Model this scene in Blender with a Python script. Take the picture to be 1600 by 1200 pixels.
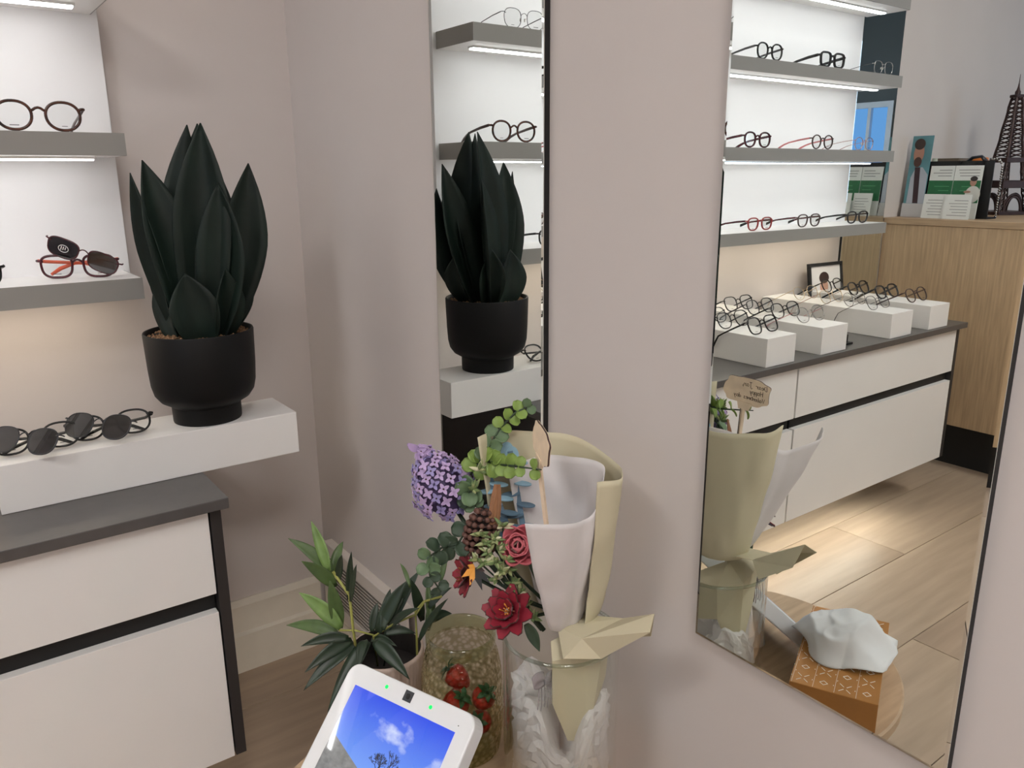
import bpy, bmesh, math, random
from mathutils import Vector, Matrix, noise
random.seed(7)
D = bpy.data
for o in list(D.objects): D.objects.remove(o)
scene = bpy.context.scene
COL = scene.collection
PI = math.pi

# ------------------------------------------------------------------ camera
CP = Vector((-0.700, -1.783, 1.175))
CR = Vector((0.803893, -0.594735, -0.006823)); CU = Vector((0.156769, 0.200808, 0.967005)); CF = Vector((0.573742, 0.778438, -0.254664))
FPX = 1237.4
cam = D.cameras.new('camera'); cam.sensor_fit = 'HORIZONTAL'; cam.sensor_width = 36.0; cam.lens = FPX / 1600 * 36
cam.clip_start = 0.02
camo = D.objects.new('camera', cam); COL.objects.link(camo)
M = Matrix((CR, CU, -CF)).transposed().to_4x4(); M.translation = CP
camo.matrix_world = M
scene.camera = camo
# ------------------------------------------------------------------ world and exposure
w = D.worlds.new('world'); scene.world = w; w.use_nodes = True
w.node_tree.nodes['Background'].inputs[0].default_value = (0.55, 0.65, 0.8, 1)
w.node_tree.nodes['Background'].inputs[1].default_value = 0.3
vs = scene.view_settings
vs.view_transform = 'Standard'; vs.look = 'None'; vs.gamma = 1; vs.use_curve_mapping = False
vs.exposure = 0.35
LED_STRENGTH = 8.8      # strips under the shelves
LED_LOW = 13.0           # warmer strip under the lowest shelf
PLINTH_STRENGTH = 30.0   # strip under the wall cabinets
CEIL_FILL_STRENGTH = 21.0  # ceiling panels added as fill light
ADDED_WINDOW_STRENGTH = 2.6  # glow of the unseen window added in the front wall
# ------------------------------------------------------------------ helpers
def lin(c):
    c = c / 255.0
    return c / 12.92 if c <= 0.04045 else ((c + 0.055) / 1.055) ** 2.4
def rgb(r, g, b): return (lin(r), lin(g), lin(b), 1)
def P(px, py, d):
    """a point of the room that lies d metres ahead of the photographer along the sight line of a photo pixel"""
    return CP + (CR * ((px - 800) / FPX) - CU * ((py - 600) / FPX) + CF) * d
MATS = {}
def nd(nt, t, **kw):
    n = nt.nodes.new(t)
    for k, v in kw.items(): setattr(n, k, v)
    return n
def mat(name, col, rough=0.5, metal=0.0, var=0.06, scale=8.0, bump=0.0, bscale=None, spec=0.5, emit=None, estr=0, coat=0.0, stretch=None, transl=0.0):
    if name in MATS: return MATS[name]
    m = D.materials.new(name); m.use_nodes = True; nt = m.node_tree
    b = nt.nodes['Principled BSDF']
    b.inputs['Roughness'].default_value = rough; b.inputs['Metallic'].default_value = metal
    b.inputs['Specular IOR Level'].default_value = spec; b.inputs['Coat Weight'].default_value = coat
    tc = nd(nt, 'ShaderNodeTexCoord'); mp = nd(nt, 'ShaderNodeMapping')
    if stretch: mp.inputs['Scale'].default_value = stretch
    nt.links.new(tc.outputs['Object'], mp.inputs[0])
    no = nd(nt, 'ShaderNodeTexNoise'); no.inputs['Scale'].default_value = scale; no.inputs['Detail'].default_value = 4
    nt.links.new(mp.outputs[0], no.inputs['Vector'])
    cr = nd(nt, 'ShaderNodeValToRGB')
    cr.color_ramp.elements[0].position = 0.3; cr.color_ramp.elements[1].position = 0.7
    cr.color_ramp.elements[0].color = tuple(max(0, c * (1 - var)) for c in col[:3]) + (1,)
    cr.color_ramp.elements[1].color = tuple(min(1, c * (1 + var)) for c in col[:3]) + (1,)
    nt.links.new(no.outputs[0], cr.inputs[0]); nt.links.new(cr.outputs[0], b.inputs['Base Color'])
    if bump:
        n2 = nd(nt, 'ShaderNodeTexNoise'); n2.inputs['Scale'].default_value = bscale or scale * 4; n2.inputs['Detail'].default_value = 3
        nt.links.new(mp.outputs[0], n2.inputs['Vector'])
        bp = nd(nt, 'ShaderNodeBump'); bp.inputs['Strength'].default_value = bump; bp.inputs['Distance'].default_value = 0.002
        nt.links.new(n2.outputs[0], bp.inputs['Height']); nt.links.new(bp.outputs[0], b.inputs['Normal'])
    if emit:
        b.inputs['Emission Color'].default_value = emit; b.inputs['Emission Strength'].default_value = estr
    if transl:
        tr = nd(nt, 'ShaderNodeBsdfTranslucent'); nt.links.new(cr.outputs[0], tr.inputs[0])
        mx = nd(nt, 'ShaderNodeMixShader'); mx.inputs[0].default_value = transl
        out = nt.nodes['Material Output']
        nt.links.new(b.outputs[0], mx.inputs[1]); nt.links.new(tr.outputs[0], mx.inputs[2]); nt.links.new(mx.outputs[0], out.inputs[0])
    MATS[name] = m; return m
def thin_glass(name, tint=(1, 1, 1), refl=1.45, rough=0.0, bumpscale=0, bump=0.0, gloss=(1, 1, 1), cells=None):
    if name in MATS: return MATS[name]
    m = D.materials.new(name); m.use_nodes = True; nt = m.node_tree; nt.nodes.remove(nt.nodes['Principled BSDF'])
    tr = nd(nt, 'ShaderNodeBsdfTransparent'); tr.inputs[0].default_value = tuple(tint) + (1,)
    gl = nd(nt, 'ShaderNodeBsdfGlossy'); gl.inputs['Roughness'].default_value = rough; gl.inputs[0].default_value = tuple(gloss) + (1,)
    fr = nd(nt, 'ShaderNodeLayerWeight'); fr.inputs['Blend'].default_value = 0.5
    f0 = ((refl - 1) / (refl + 1)) ** 2
    pw = nd(nt, 'ShaderNodeMath', operation='POWER'); nt.links.new(fr.outputs['Facing'], pw.inputs[0]); pw.inputs[1].default_value = 4.0
    ma = nd(nt, 'ShaderNodeMath', operation='MULTIPLY_ADD'); nt.links.new(pw.outputs[0], ma.inputs[0]); ma.inputs[1].default_value = 0.85 * (1 - f0); ma.inputs[2].default_value = f0
    mx = nd(nt, 'ShaderNodeMixShader')
    nt.links.new(ma.outputs[0], mx.inputs[0]); nt.links.new(tr.outputs[0], mx.inputs[1]); nt.links.new(gl.outputs[0], mx.inputs[2])
    nt.links.new(mx.outputs[0], nt.nodes['Material Output'].inputs[0])
    if bump:
        tc = nd(nt, 'ShaderNodeTexCoord'); vo = nd(nt, 'ShaderNodeTexVoronoi'); vo.inputs['Scale'].default_value = bumpscale
        nt.links.new(tc.outputs['Object'], vo.inputs['Vector'])
        bp = nd(nt, 'ShaderNodeBump'); bp.inputs['Strength'].default_value = bump; bp.inputs['Distance'].default_value = 0.003
        nt.links.new(vo.outputs['Distance'], bp.inputs['Height'])
        nt.links.new(bp.outputs[0], gl.inputs['Normal']); nt.links.new(bp.outputs[0], fr.inputs['Normal'])
        if cells:
            rp = nd(nt, 'ShaderNodeValToRGB'); rp.color_ramp.elements[0].position = 0.25; rp.color_ramp.elements[1].position = 0.62
            rp.color_ramp.elements[0].color = tuple(cells[1]) + (1,); rp.color_ramp.elements[1].color = tuple(cells[0]) + (1,)
            nt.links.new(vo.outputs['Distance'], rp.inputs[0]); nt.links.new(rp.outputs[0], tr.inputs[0])
    MATS[name] = m; return m
def emitter(name, col, s):
    m = D.materials.new(name); m.use_nodes = True; nt = m.node_tree; nt.nodes.remove(nt.nodes['Principled BSDF'])
    e = nd(nt, 'ShaderNodeEmission'); e.inputs[0].default_value = tuple(col) + (1,); e.inputs[1].default_value = s
    nt.links.new(e.outputs[0], nt.nodes['Material Output'].inputs[0]); MATS[name] = m; return m

class MB:
    def __init__(s): s.v = []; s.f = []
    def add(s, vs_, fs):
        k = len(s.v); s.v += [tuple(v) for v in vs_]; s.f += [tuple(i + k for i in f) for f in fs]; return s
    def box(s, x0, x1, y0, y1, z0, z1):
        return s.add([(x0, y0, z0), (x1, y0, z0), (x1, y1, z0), (x0, y1, z0), (x0, y0, z1), (x1, y0, z1), (x1, y1, z1), (x0, y1, z1)],
                     [(0, 3, 2, 1), (4, 5, 6, 7), (0, 1, 5, 4), (1, 2, 6, 5), (2, 3, 7, 6), (3, 0, 4, 7)])
    def obox(s, c, ex, ey, ez, sx, sy, sz):
        c, ex, ey, ez = Vector(c), Vector(ex), Vector(ey), Vector(ez)
        vs_ = [c + ex * (a * sx / 2) + ey * (b * sy / 2) + ez * (d * sz / 2) for d in (-1, 1) for a, b in ((-1, -1), (1, -1), (1, 1), (-1, 1))]
        return s.add(vs_, [(0, 3, 2, 1), (4, 5, 6, 7), (0, 1, 5, 4), (1, 2, 6, 5), (2, 3, 7, 6), (3, 0, 4, 7)])
    def tube(s, pts, rad, seg=8, up=(0, 0, 1), closed=False, cap=True):
        pts = [Vector(p) for p in pts]; n = len(pts); up = Vector(up); vs_ = []
        if not isinstance(rad, (list, tuple)): rad = [rad] * n
        elif isinstance(rad, tuple): rad = [rad] * n
        for i, p in enumerate(pts):
            a = pts[(i - 1) % n] if closed or i > 0 else p; b = pts[(i + 1) % n] if closed or i < n - 1 else p
            t = (b - a).normalized(); sd = t.cross(up)
            if sd.length < 1e-4: sd = t.cross(Vector((1, 0.13, 0)))
            sd.normalize(); u = sd.cross(t)
            r = rad[i]; ra, rb = r if isinstance(r, tuple) else (r, r)
            for k in range(seg):
                an = 2 * PI * k / seg; vs_.append(p + sd * (ra * math.cos(an)) + u * (rb * math.sin(an)))
        fs = []
        for i in range(n if closed else n - 1):
            j = (i + 1) % n
            for k in range(seg):
                l = (k + 1) % seg; fs.append((i * seg + k, i * seg + l, j * seg + l, j * seg + k))
        if cap and not closed: fs.append(tuple(range(seg - 1, -1, -1))); fs.append(tuple((n - 1) * seg + k for k in range(seg)))
        return s.add(vs_, fs)
    def lathe(s, prof, seg=40, c=(0, 0, 0), closed=False):
        vs_ = []; n = len(prof)
        for r, z in prof:
            for k in range(seg):
                a = 2 * PI * k / seg; vs_.append((c[0] + r * math.cos(a), c[1] + r * math.sin(a), c[2] + z))
        fs = []
        for i in range(n if closed else n - 1):
            j = (i + 1) % n
            for k in range(seg):
                l = (k + 1) % seg; fs.append((i * seg + k, i * seg + l, j * seg + l, j * seg + k))
        return s.add(vs_, fs)
    def grid(s, fn, nu, nv, closeu=False):
        vs_ = [fn(i / (nu if closeu else nu - 1), j / (nv - 1)) for j in range(nv) for i in range(nu)]; fs = []
        for j in range(nv - 1):
            for i in range(nu if closeu else nu - 1):
                k = (i + 1) % nu; fs.append((j * nu + i, j * nu + k, (j + 1) * nu + k, (j + 1) * nu + i))
        return s.add(vs_, fs)
    def prism(s, outline, th, o=(0, 0, 0), ex=(1, 0, 0), ey=(0, 1, 0)):
        """outline in 2D, laid in the ex/ey plane, thickness th along ex x ey"""
        o, ex, ey = Vector(o), Vector(ex), Vector(ey); ez = ex.cross(ey).normalized(); n = len(outline)
        vs_ = [o + ex * a + ey * b - ez * (th / 2) for a, b in outline] + [o + ex * a + ey * b + ez * (th / 2) for a, b in outline]
        fs = [tuple(range(n - 1, -1, -1)), tuple(range(n, 2 * n))] + [(i, (i + 1) % n, (i + 1) % n + n, i + n) for i in range(n)]
        return s.add(vs_, fs)
    def mesh(s, name, smooth=False, auto=None):
        me = D.meshes.new(name); me.from_pydata(s.v, [], s.f); me.update()
        bm = bmesh.new(); bm.from_mesh(me); bmesh.ops.recalc_face_normals(bm, faces=bm.faces); bm.to_mesh(me); bm.free()
        if smooth: me.polygons.foreach_set('use_smooth', [True] * len(me.polygons))
        if auto is not None: me.set_sharp_from_angle(angle=math.radians(auto))
        return me
    def obj(s, name, m, parent=None, smooth=False, loc=(0, 0, 0), rot=(0, 0, 0), auto=None, bevel=0, thick=0):
        return link(name, s.mesh(name, smooth, auto), m, parent, loc, rot, bevel, thick)
def link(name, me, m, parent=None, loc=(0, 0, 0), rot=(0, 0, 0), bevel=0, thick=0):
    if m and not me.materials: me.materials.append(m)
    o = D.objects.new(name, me); COL.objects.link(o); o.location = loc; o.rotation_euler = rot
    if parent: o.parent = parent
    if thick:
        md = o.modifiers.new('solid', 'SOLIDIFY'); md.thickness = thick; md.offset = 0
    if bevel:
        md = o.modifiers.new('bevel', 'BEVEL'); md.width = bevel; md.segments = 2; md.limit_method = 'ANGLE'
    return o
def tag(o, label, cat, group=None):
    o['label'] = label; o['category'] = cat
    if group: o['group'] = group
    return o
def thing(name, label, cat, loc=(0, 0, 0), rot=(0, 0, 0), group=None):
    o = D.objects.new(name, None); COL.objects.link(o); o.location = loc; o.rotation_euler = rot; o.empty_display_size = 0.02
    return tag(o, label, cat, group)
def struct(o): o['kind'] = 'structure'; return o
def stuff(o): o['kind'] = 'stuff'; return o
def orient(o, e1, e2, e3, loc):
    m = Matrix((Vector(e1), Vector(e2), Vector(e3))).transposed().to_4x4(); m.translation = Vector(loc); o.matrix_world = m; o.matrix_basis = m; return o
def rnd(a, b): return random.uniform(a, b)

# ------------------------------------------------------------------ materials
PAINT = mat('greige_paint', rgb(208, 200, 196), 0.75, var=0.02, scale=3, bump=0.12, bscale=60)
PAINT2 = mat('left_wall_dimmed_paint', rgb(92, 97, 97), 0.8, var=0.03, scale=2, bump=0.1, bscale=50)  # dimness of the left wall is put into this darker colour
CEILM = mat('ceiling_paint', rgb(235, 233, 228), 0.85, var=0.02, scale=3, bump=0.1, bscale=80)
WHITE = mat('white_laminate', rgb(232, 230, 228), 0.45, var=0.015, scale=4)
PANELW = mat('display_panel_white', rgb(236, 236, 237), 0.55, var=0.01, scale=4)
SHELFG = mat('grey_shelf_edge', rgb(150, 148, 144), 0.5, var=0.02, scale=6)
CHAR = mat('charcoal_worktop', rgb(84, 81, 80), 0.33, var=0.08, scale=40)
DARKEDGE = mat('dark_panel', rgb(46, 43, 43), 0.5, var=0.05, scale=12)
BLACK = mat('matte_black', rgb(16, 16, 17), 0.6, var=0.1, scale=10)
POTB = mat('black_ceramic', rgb(7, 7, 8), 0.55, var=0.1, scale=12, spec=0.3)
BASEB = mat('aged_white_trim', rgb(226, 219, 205), 0.5, var=0.06, scale=9, bump=0.15)
MIRROR = mat('mirror_silver', (0.83, 0.87, 0.855, 1), 0.0, 1.0, var=0.0)
CHROME = mat('brushed_edge', (0.75, 0.76, 0.75, 1), 0.18, 1.0, var=0.03)
WOODT = mat('table_wood', rgb(186, 160, 130), 0.5, var=0.16, scale=3, bump=0.1, stretch=(3, 26, 3))
OAKF = mat('desk_oak', rgb(190, 163, 130), 0.55, var=0.16, scale=3, stretch=(40, 40, 2.2))
OAKT = mat('desk_oak_top', rgb(178, 152, 122), 0.5, var=0.14, scale=3, stretch=(30, 2.5, 30))
LENS = thin_glass('clear_lens', (0.97, 0.975, 0.975), 1.35)
LENSD = thin_glass('dark_lens', (0.20, 0.19, 0.20), 2.0)
GLASS = thin_glass('clear_glass', (0.955, 0.965, 0.955), 1.33)
GLASSE = thin_glass('glass_rim', (0.80, 0.84, 0.80), 1.7)

# ------------------------------------------------------------------ room shell
RX0, RX1, RY0, RY1, H = -6.5, 0.012, -3.4, 0.0, 2.7
floor = struct(MB().box(RX0, RX1, RY0, RY1, -0.06, -0.012).obj('floor', mat('floor_underlay', rgb(60, 50, 42), 0.9)))
def plank_mat(i):
    c = [(172, 152, 132), (165, 144, 125), (178, 158, 138), (160, 140, 121)][i]
    m = mat('oak_plank_%d' % i, rgb(*c), 0.42, var=0.13, scale=2.2, bump=0.12, bscale=18, stretch=(1.2, 14, 1)); return m
PW, PL = 0.2575, 1.84
pm = {}
row = 0; yv = -0.1575 + PW
while yv > RY0 - 0.3:
    ya, yb = max(yv - PW, RY0), min(yv, RY1)
    if yb - ya > 0.02:
        off = {2: -1.67}.get(row, -1.67 + [0.0, 0.72, 1.21, 1.0, 0.45][row % 5])
        xs = [RX0] + sorted(x for x in (off + PL * k for k in range(-5, 4)) if RX0 + 0.05 < x < RX1 - 0.05) + [RX1]
        for a, b in zip(xs, xs[1:]):
            g = 0.0011; L = b - a
            me = MB().box(-L / 2 + g, L / 2 - g, -(yb - ya) / 2 + g, (yb - ya) / 2 - g, -0.012, 0.0).mesh('plank')
            link('plank', me, plank_mat(random.randrange(4)), floor, ((a + b) / 2, (ya + yb) / 2, 0), bevel=0.0008)
    yv -= PW; row += 1
struct(MB().box(RX0, RX1 + 0.1, 0.0, 0.1, 0, H).obj('wall_back', PAINT))
struct(MB().box(RX1, RX1 + 0.1, RY0, RY1, 0, H).obj('wall_right', PAINT))
SX0_, SX1_, SZ0_, SZ1_ = -5.7, -4.0, 0.35, 2.25  # opening for the added window
struct(MB().box(RX0, SX0_, RY0 - 0.1, RY0, 0, H).box(SX1_, RX1, RY0 - 0.1, RY0, 0, H).box(SX0_, SX1_, RY0 - 0.1, RY0, 0, SZ0_).box(SX0_, SX1_, RY0 - 0.1, RY0, SZ1_, H).obj('wall_front', PAINT))
# left wall with a tall glazed opening in it
WY0, WY1, WZ1 = -2.95, -2.22, 1.80
wl = MB().box(RX0 - 0.1, RX0, RY0, WY0, 0, H).box(RX0 - 0.1, RX0, WY1, RY1, 0, H).box(RX0 - 0.1, RX0, WY0, WY1, WZ1, H)
struct(wl.obj('wall_left', PAINT2))
struct(MB().box(RX0 - 0.1, RX1 + 0.1, RY0 - 0.1, RY1 + 0.1, H, H + 0.08).obj('ceiling', CEILM))
win = D.objects.new('window_1', None); COL.objects.link(win); struct(win); win.location = (RX0, (WY0 + WY1) / 2, 0)
fw = (WY1 - WY0) / 2
MB().box(-0.07, 0.012, -fw, -fw + 0.05, 0, WZ1).box(-0.07, 0.012, fw - 0.05, fw, 0, WZ1).box(-0.07, 0.012, -fw + 0.05, fw - 0.05, WZ1 - 0.05, WZ1).box(-0.07, 0.012, -fw + 0.05, fw - 0.05, 0, 0.08).box(-0.05, 0.0, 0.12, 0.15, 0.08, WZ1 - 0.05).obj('window_frame', mat('window_white', rgb(225, 228, 232), 0.5), win)
MB().box(-0.045, -0.04, -fw + 0.05, 0.12, 0.08, WZ1 - 0.05).obj('pane', emitter('daylight_pane', (0.16, 0.40, 0.85), 0.85), win)
MB().box(-0.045, -0.04, 0.15, fw - 0.05, 0.08, WZ1 - 0.05).obj('pane', MATS['daylight_pane'], win)

added_win = D.objects.new('added_window', None); COL.objects.link(added_win); struct(added_win); added_win.location = ((SX0_ + SX1_) / 2, RY0, SZ0_)  # unseen window, added to throw bluish light on the back wall
sw, sh = (SX1_ - SX0_) / 2, SZ1_ - SZ0_
MB().box(-sw, -sw + .05, -.07, .01, 0, sh).box(sw - .05, sw, -.07, .01, 0, sh).box(-sw + .05, sw - .05, -.07, .01, sh - .05, sh).box(-sw + .05, sw - .05, -.07, .01, 0, .05).obj('window_frame', MATS['window_white'], added_win)
MB().box(-sw + .05, sw - .05, -.045, -.04, .05, sh - .05).obj('pane', emitter('added_window_glow', (0.62, 0.78, 1.0), ADDED_WINDOW_STRENGTH), added_win)

# skirting boards: a plain board with a stepped cap
def skirting(name, L, rot, loc):
    m = MB()
    prof = [(0, 0), (-0.02, 0), (-0.02, 0.098), (-0.0125, 0.104), (-0.0125, 0.172), (-0.006, 0.187), (0, 0.187)]
    n = len(prof)
    m.add([(0, a, b) for a, b in prof] + [(L, a, b) for a, b in prof], [tuple(range(n)), tuple(range(2 * n - 1, n - 1, -1))] + [(i, i + n, (i + 1) % n + n, (i + 1) % n) for i in range(n)])
    return struct(m.obj(name, BASEB, rot=rot, loc=loc))
skirting('baseboard_back', 6.48, (0, 0, 0), (RX0 + 0.01, 0, 0))
skirting('baseboard_right', 3.35, (0, 0, -PI / 2), (RX1, -0.022, 0))

# ------------------------------------------------------------------ display wall: panel, shelves
panel = tag(MB().box(-2.212, -0.365, -0.0243, -0.0002, 0.957, 2.42).obj('wall_cladding', PANELW, bevel=0.001), 'tall white back panel carrying the lit eyewear shelves', 'panel')
SHELF_Z = [0.9953, 1.2525, 1.5096, 1.7667]
LEDM = emitter('led_strip_light', (1.0, 0.985, 0.97), LED_STRENGTH)
LEDW = emitter('led_strip_warm', (1.0, 0.86, 0.68), LED_LOW)
SH_LABELS = ['lowest white lit shelf above the worktop, holding the clip-on pair', 'second lit shelf up, holding the tortoiseshell glasses', 'third lit shelf up, holding the thin metal glasses', 'fourth lit shelf up, seen only at the top of the mirror']
for i, z in enumerate(SHELF_Z):
    t = thing('display_shelf', SH_LABELS[i], 'shelf', (-1.302, 0, z), group='lit eyewear shelves')
    hx, d, th = 0.926, 0.185, 0.0388
    MB().box(-hx + 0.002, hx - 0.002, -d + 0.002, -0.0245, -th, 0).obj('board', WHITE, t)
    MB().box(-hx, hx, -d, -d + 0.002, -th, 0.0).box(-hx, -hx + 0.002, -d + 0.002, -0.0245, -th, 0).box(hx - 0.002, hx, -d + 0.002, -0.0245, -th, 0).obj('edge_band', SHELFG, t)
    lb = MB().box(-0.885, 0.885, -0.124, -0.100, -th - 0.0045, -th).obj('led_channel', CHROME, t)
    MB().box(-0.882, 0.882, -0.1215, -0.1025, -th - 0.0075, -th - 0.0046).obj('led_strip', LEDW if i == 0 else LEDM, lb)

# ------------------------------------------------------------------ cabinet units and worktop
CT, CY = 0.6623, -0.52
tag(MB().box(-2.235, -0.3544, CY, -0.0002, CT - 0.0188, CT).obj('worktop', CHAR, bevel=0.0012), 'charcoal grey worktop with a dark edge over the drawer units', 'worktop')
PLIN = emitter('plinth_led', (1.0, 0.93, 0.82), PLINTH_STRENGTH)
UND = CT - 0.0189; BZ = 0.160; FY = -0.5005
for i, (xa, xb, lab) in enumerate(((-1.262, -0.364, 'white two-drawer wall cabinet under the plant end of the worktop'), (-2.222, -1.2635, 'white two-drawer wall cabinet next to the oak reception desk'))):
    t = thing('wall_cabinet', lab, 'cabinet', ((xa + xb) / 2, 0, BZ), group='wall-hung drawer units')
    hw = (xb - xa) / 2; h = UND - BZ
    le, re = (0.018 if i == 1 else 0.0), (0.018 if i == 0 else 0.0)
    if i == 0: MB().box(hw - 0.018, hw, FY, -0.021, 0, h).obj('end_panel', DARKEDGE, t)
    else: MB().box(-hw, -hw + 0.018, FY, -0.021, 0, h).obj('end_panel', DARKEDGE, t)
    MB().box(-hw + le, hw - re, -0.472, -0.021, 0.012, h).obj('carcass', BLACK, t)
    a, b = -hw + le + 0.003, hw - re - 0.003
    MB().box(a, b, FY, FY + 0.019, 0.487 - BZ, h - 0.004).obj('drawer_front', WHITE, t, bevel=0.0008)
    MB().box(a, b, FY, FY + 0.019, 0.0, 0.452 - BZ).obj('drawer_front', WHITE, t, bevel=0.0008)
    la, lb_ = (a + 0.02, b - 0.16) if i == 0 else (a + 0.33, b - 0.02)
    lc_ = MB().box(la - 0.004, lb_ + 0.004, -0.474, -0.448, -0.001, 0.0115).obj('plinth_light', CHROME, t)
    MB().box(la, lb_, -0.471, -0.451, -0.005, -0.0012).obj('light_strip', PLIN, lc_)
    MB().box(a, b, FY + 0.0195, FY + 0.028, 0.448 - BZ, 0.490 - BZ).obj('grip_channel', BLACK, t)

# ------------------------------------------------------------------ wall mirrors
def wall_mirror(label, loc, rotz, W, Hh):
    """stands in the local XZ plane, facing -Y; local origin at the lower left corner of the glass face"""
    t = thing('wall_mirror', label, 'mirror', loc, (0, 0, rotz), 'tall frameless wall mirrors')
    MB().box(0.0, W, 0.0022, 0.0115, 0.0, Hh).obj('backing_board', BLACK, t)
    b, dz = 0.0032, 0.0008
    o = [(0, dz, 0), (W, dz, 0), (W, dz, Hh), (0, dz, Hh)]; n = [(b, 0, b), (W - b, 0, b), (W - b, 0, Hh - b), (b, 0, Hh - b)]
    k = [(0, 0.0022, 0), (W, 0.0022, 0), (W, 0.0022, Hh), (0, 0.0022, Hh)]
    MB().add(o + n + k, [(4, 5, 6, 7), (0, 1, 5, 4), (1, 2, 6, 5), (2, 3, 7, 6), (3, 0, 4, 7), (0, 8, 9, 1), (1, 9, 10, 2), (2, 10, 11, 3), (3, 11, 8, 0), (8, 11, 10, 9)]).obj('mirror_glass', MIRROR, t)
    return t
MZ = 0.6228
wall_mirror('tall frameless mirror reflecting the potted snake plant', (0, -0.6167, MZ), -PI / 2, 0.2911, 1.75)
wall_mirror('tall frameless mirror reflecting the reception desk and tissue box', (0, -1.2133, MZ), -PI / 2, 0.305, 1.75)
wall_mirror('narrow wall mirror between the shelves and the oak desk', (-2.519, -0.0116, MZ + 0.05), 0, 0.288, 1.70)

# ------------------------------------------------------------------ vent grille on the right wall
t = thing('vent_grille', 'white louvred vent grille low on the wall behind the bamboo', 'vent', (RX1, -0.05, 0.128), group=None)
GW, GH = 0.43, 0.178
VW = mat('vent_white', rgb(216, 208, 200), 0.5, var=0.03)
MB().box(-0.026, -0.0202, -0.03, 0.0, 0, GH).box(-0.026, -0.0202, -GW, -GW + 0.03, 0, GH).box(-0.026, -0.0202, -GW + 0.03, -0.03, GH - 0.03, GH).box(-0.026, -0.0202, -GW + 0.03, -0.03, 0, 0.03).box(-0.0202, 0, -GW + 0.004, -0.004, GH - 0.012, GH - 0.004).obj('grille_frame', VW, t, bevel=0.001)
MB().box(-0.0207, -0.0203, -GW + 0.03, -0.03, 0.03, GH - 0.03).obj('dark_backing', mat('vent_dark', rgb(128, 118, 110), 0.8), t)
sl = MB().obox((0, 0, 0), (0.8, 0, -0.6), (0, 1, 0), (0.6, 0, 0.8), 0.0052, GW - 0.062, 0.0012).mesh('slat')
for k in range(13): link('slat', sl, VW, t, (-0.0235, -GW / 2, 0.036 + k * 0.0091))

# ------------------------------------------------------------------ white display boxes
def display_box(label, cx, cy, along_x):
    lx, ly = (0.4894, 0.127) if along_x else (0.130, 0.488)
    return tag(MB().box(-lx / 2, lx / 2, -ly / 2, ly / 2, 0, 0.0802).obj('display_box', WHITE, loc=(cx, cy, CT + 0.0002), bevel=0.0012), label, 'box', 'white display boxes')
display_box('long white display box along the wall carrying the black plant pot', -0.418, -0.3122, True)
BOXX = [1.166, 1.424, 1.804, 2.048]
for x, l in zip(BOXX, ('white display box nearest the bouquet in the mirror, with three black frames', 'white display box second from the bouquet in the mirror, with a pink-armed frame', 'white display box third from the bouquet in the mirror, with pale metal frames', 'white display box at the far end of the worktop beside the oak desk')):
    display_box(l, -x, -0.261, False)
BTOP = CT + 0.0804

# ------------------------------------------------------------------ spectacles
FR = {
 'black': mat('acetate_black', rgb(22, 21, 22), 0.25, var=0.1), 'burgundy': mat('acetate_burgundy', rgb(70, 20, 30), 0.25, var=0.25, scale=120),
 'tort': mat('acetate_tortoise', rgb(70, 36, 24), 0.22, var=0.95, scale=80), 'brown': mat('acetate_brown', rgb(58, 36, 30), 0.28, var=0.2, scale=90),
 'darkgrey': mat('acetate_grey', rgb(58, 58, 60), 0.3, var=0.1), 'clear': mat('acetate_clear', rgb(190, 190, 186), 0.2, var=0.05),
 'silver': mat('metal_silver', rgb(170, 168, 166), 0.25, 0.9, var=0.05), 'gold': mat('metal_gold', rgb(196, 172, 138), 0.28, 0.9, var=0.05),
 'gun': mat('metal_gun', rgb(62, 62, 66), 0.3, 0.8, var=0.05), 'pink': mat('acetate_pink', rgb(196, 120, 122), 0.3, var=0.12), 'red': mat('acetate_red', rgb(150, 40, 38), 0.3, var=0.2),
 'orange': mat('rubber_orange', rgb(226, 96, 62), 0.5, var=0.05), 'rose': mat('metal_rose', rgb(176, 140, 132), 0.28, 0.8, var=0.05),
}
PADM = mat('nose_pad', rgb(205, 200, 192), 0.3, var=0.02)
PRINT = mat('lens_print', rgb(70, 70, 74), 0.6)
def outline(lw, lh, n, flare, seg=36):
    e = 2.0 / n; pts = []
    for k in range(seg):
        a = 2 * PI * k / seg; c, s_ = math.cos(a), math.sin(a)
        x = lw / 2 * math.copysign(abs(c) ** e, c); z = lh / 2 * math.copysign(abs(s_) ** e, s_)
        pts.append((x * (1 + flare * z / lh), z))
    return pts
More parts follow.
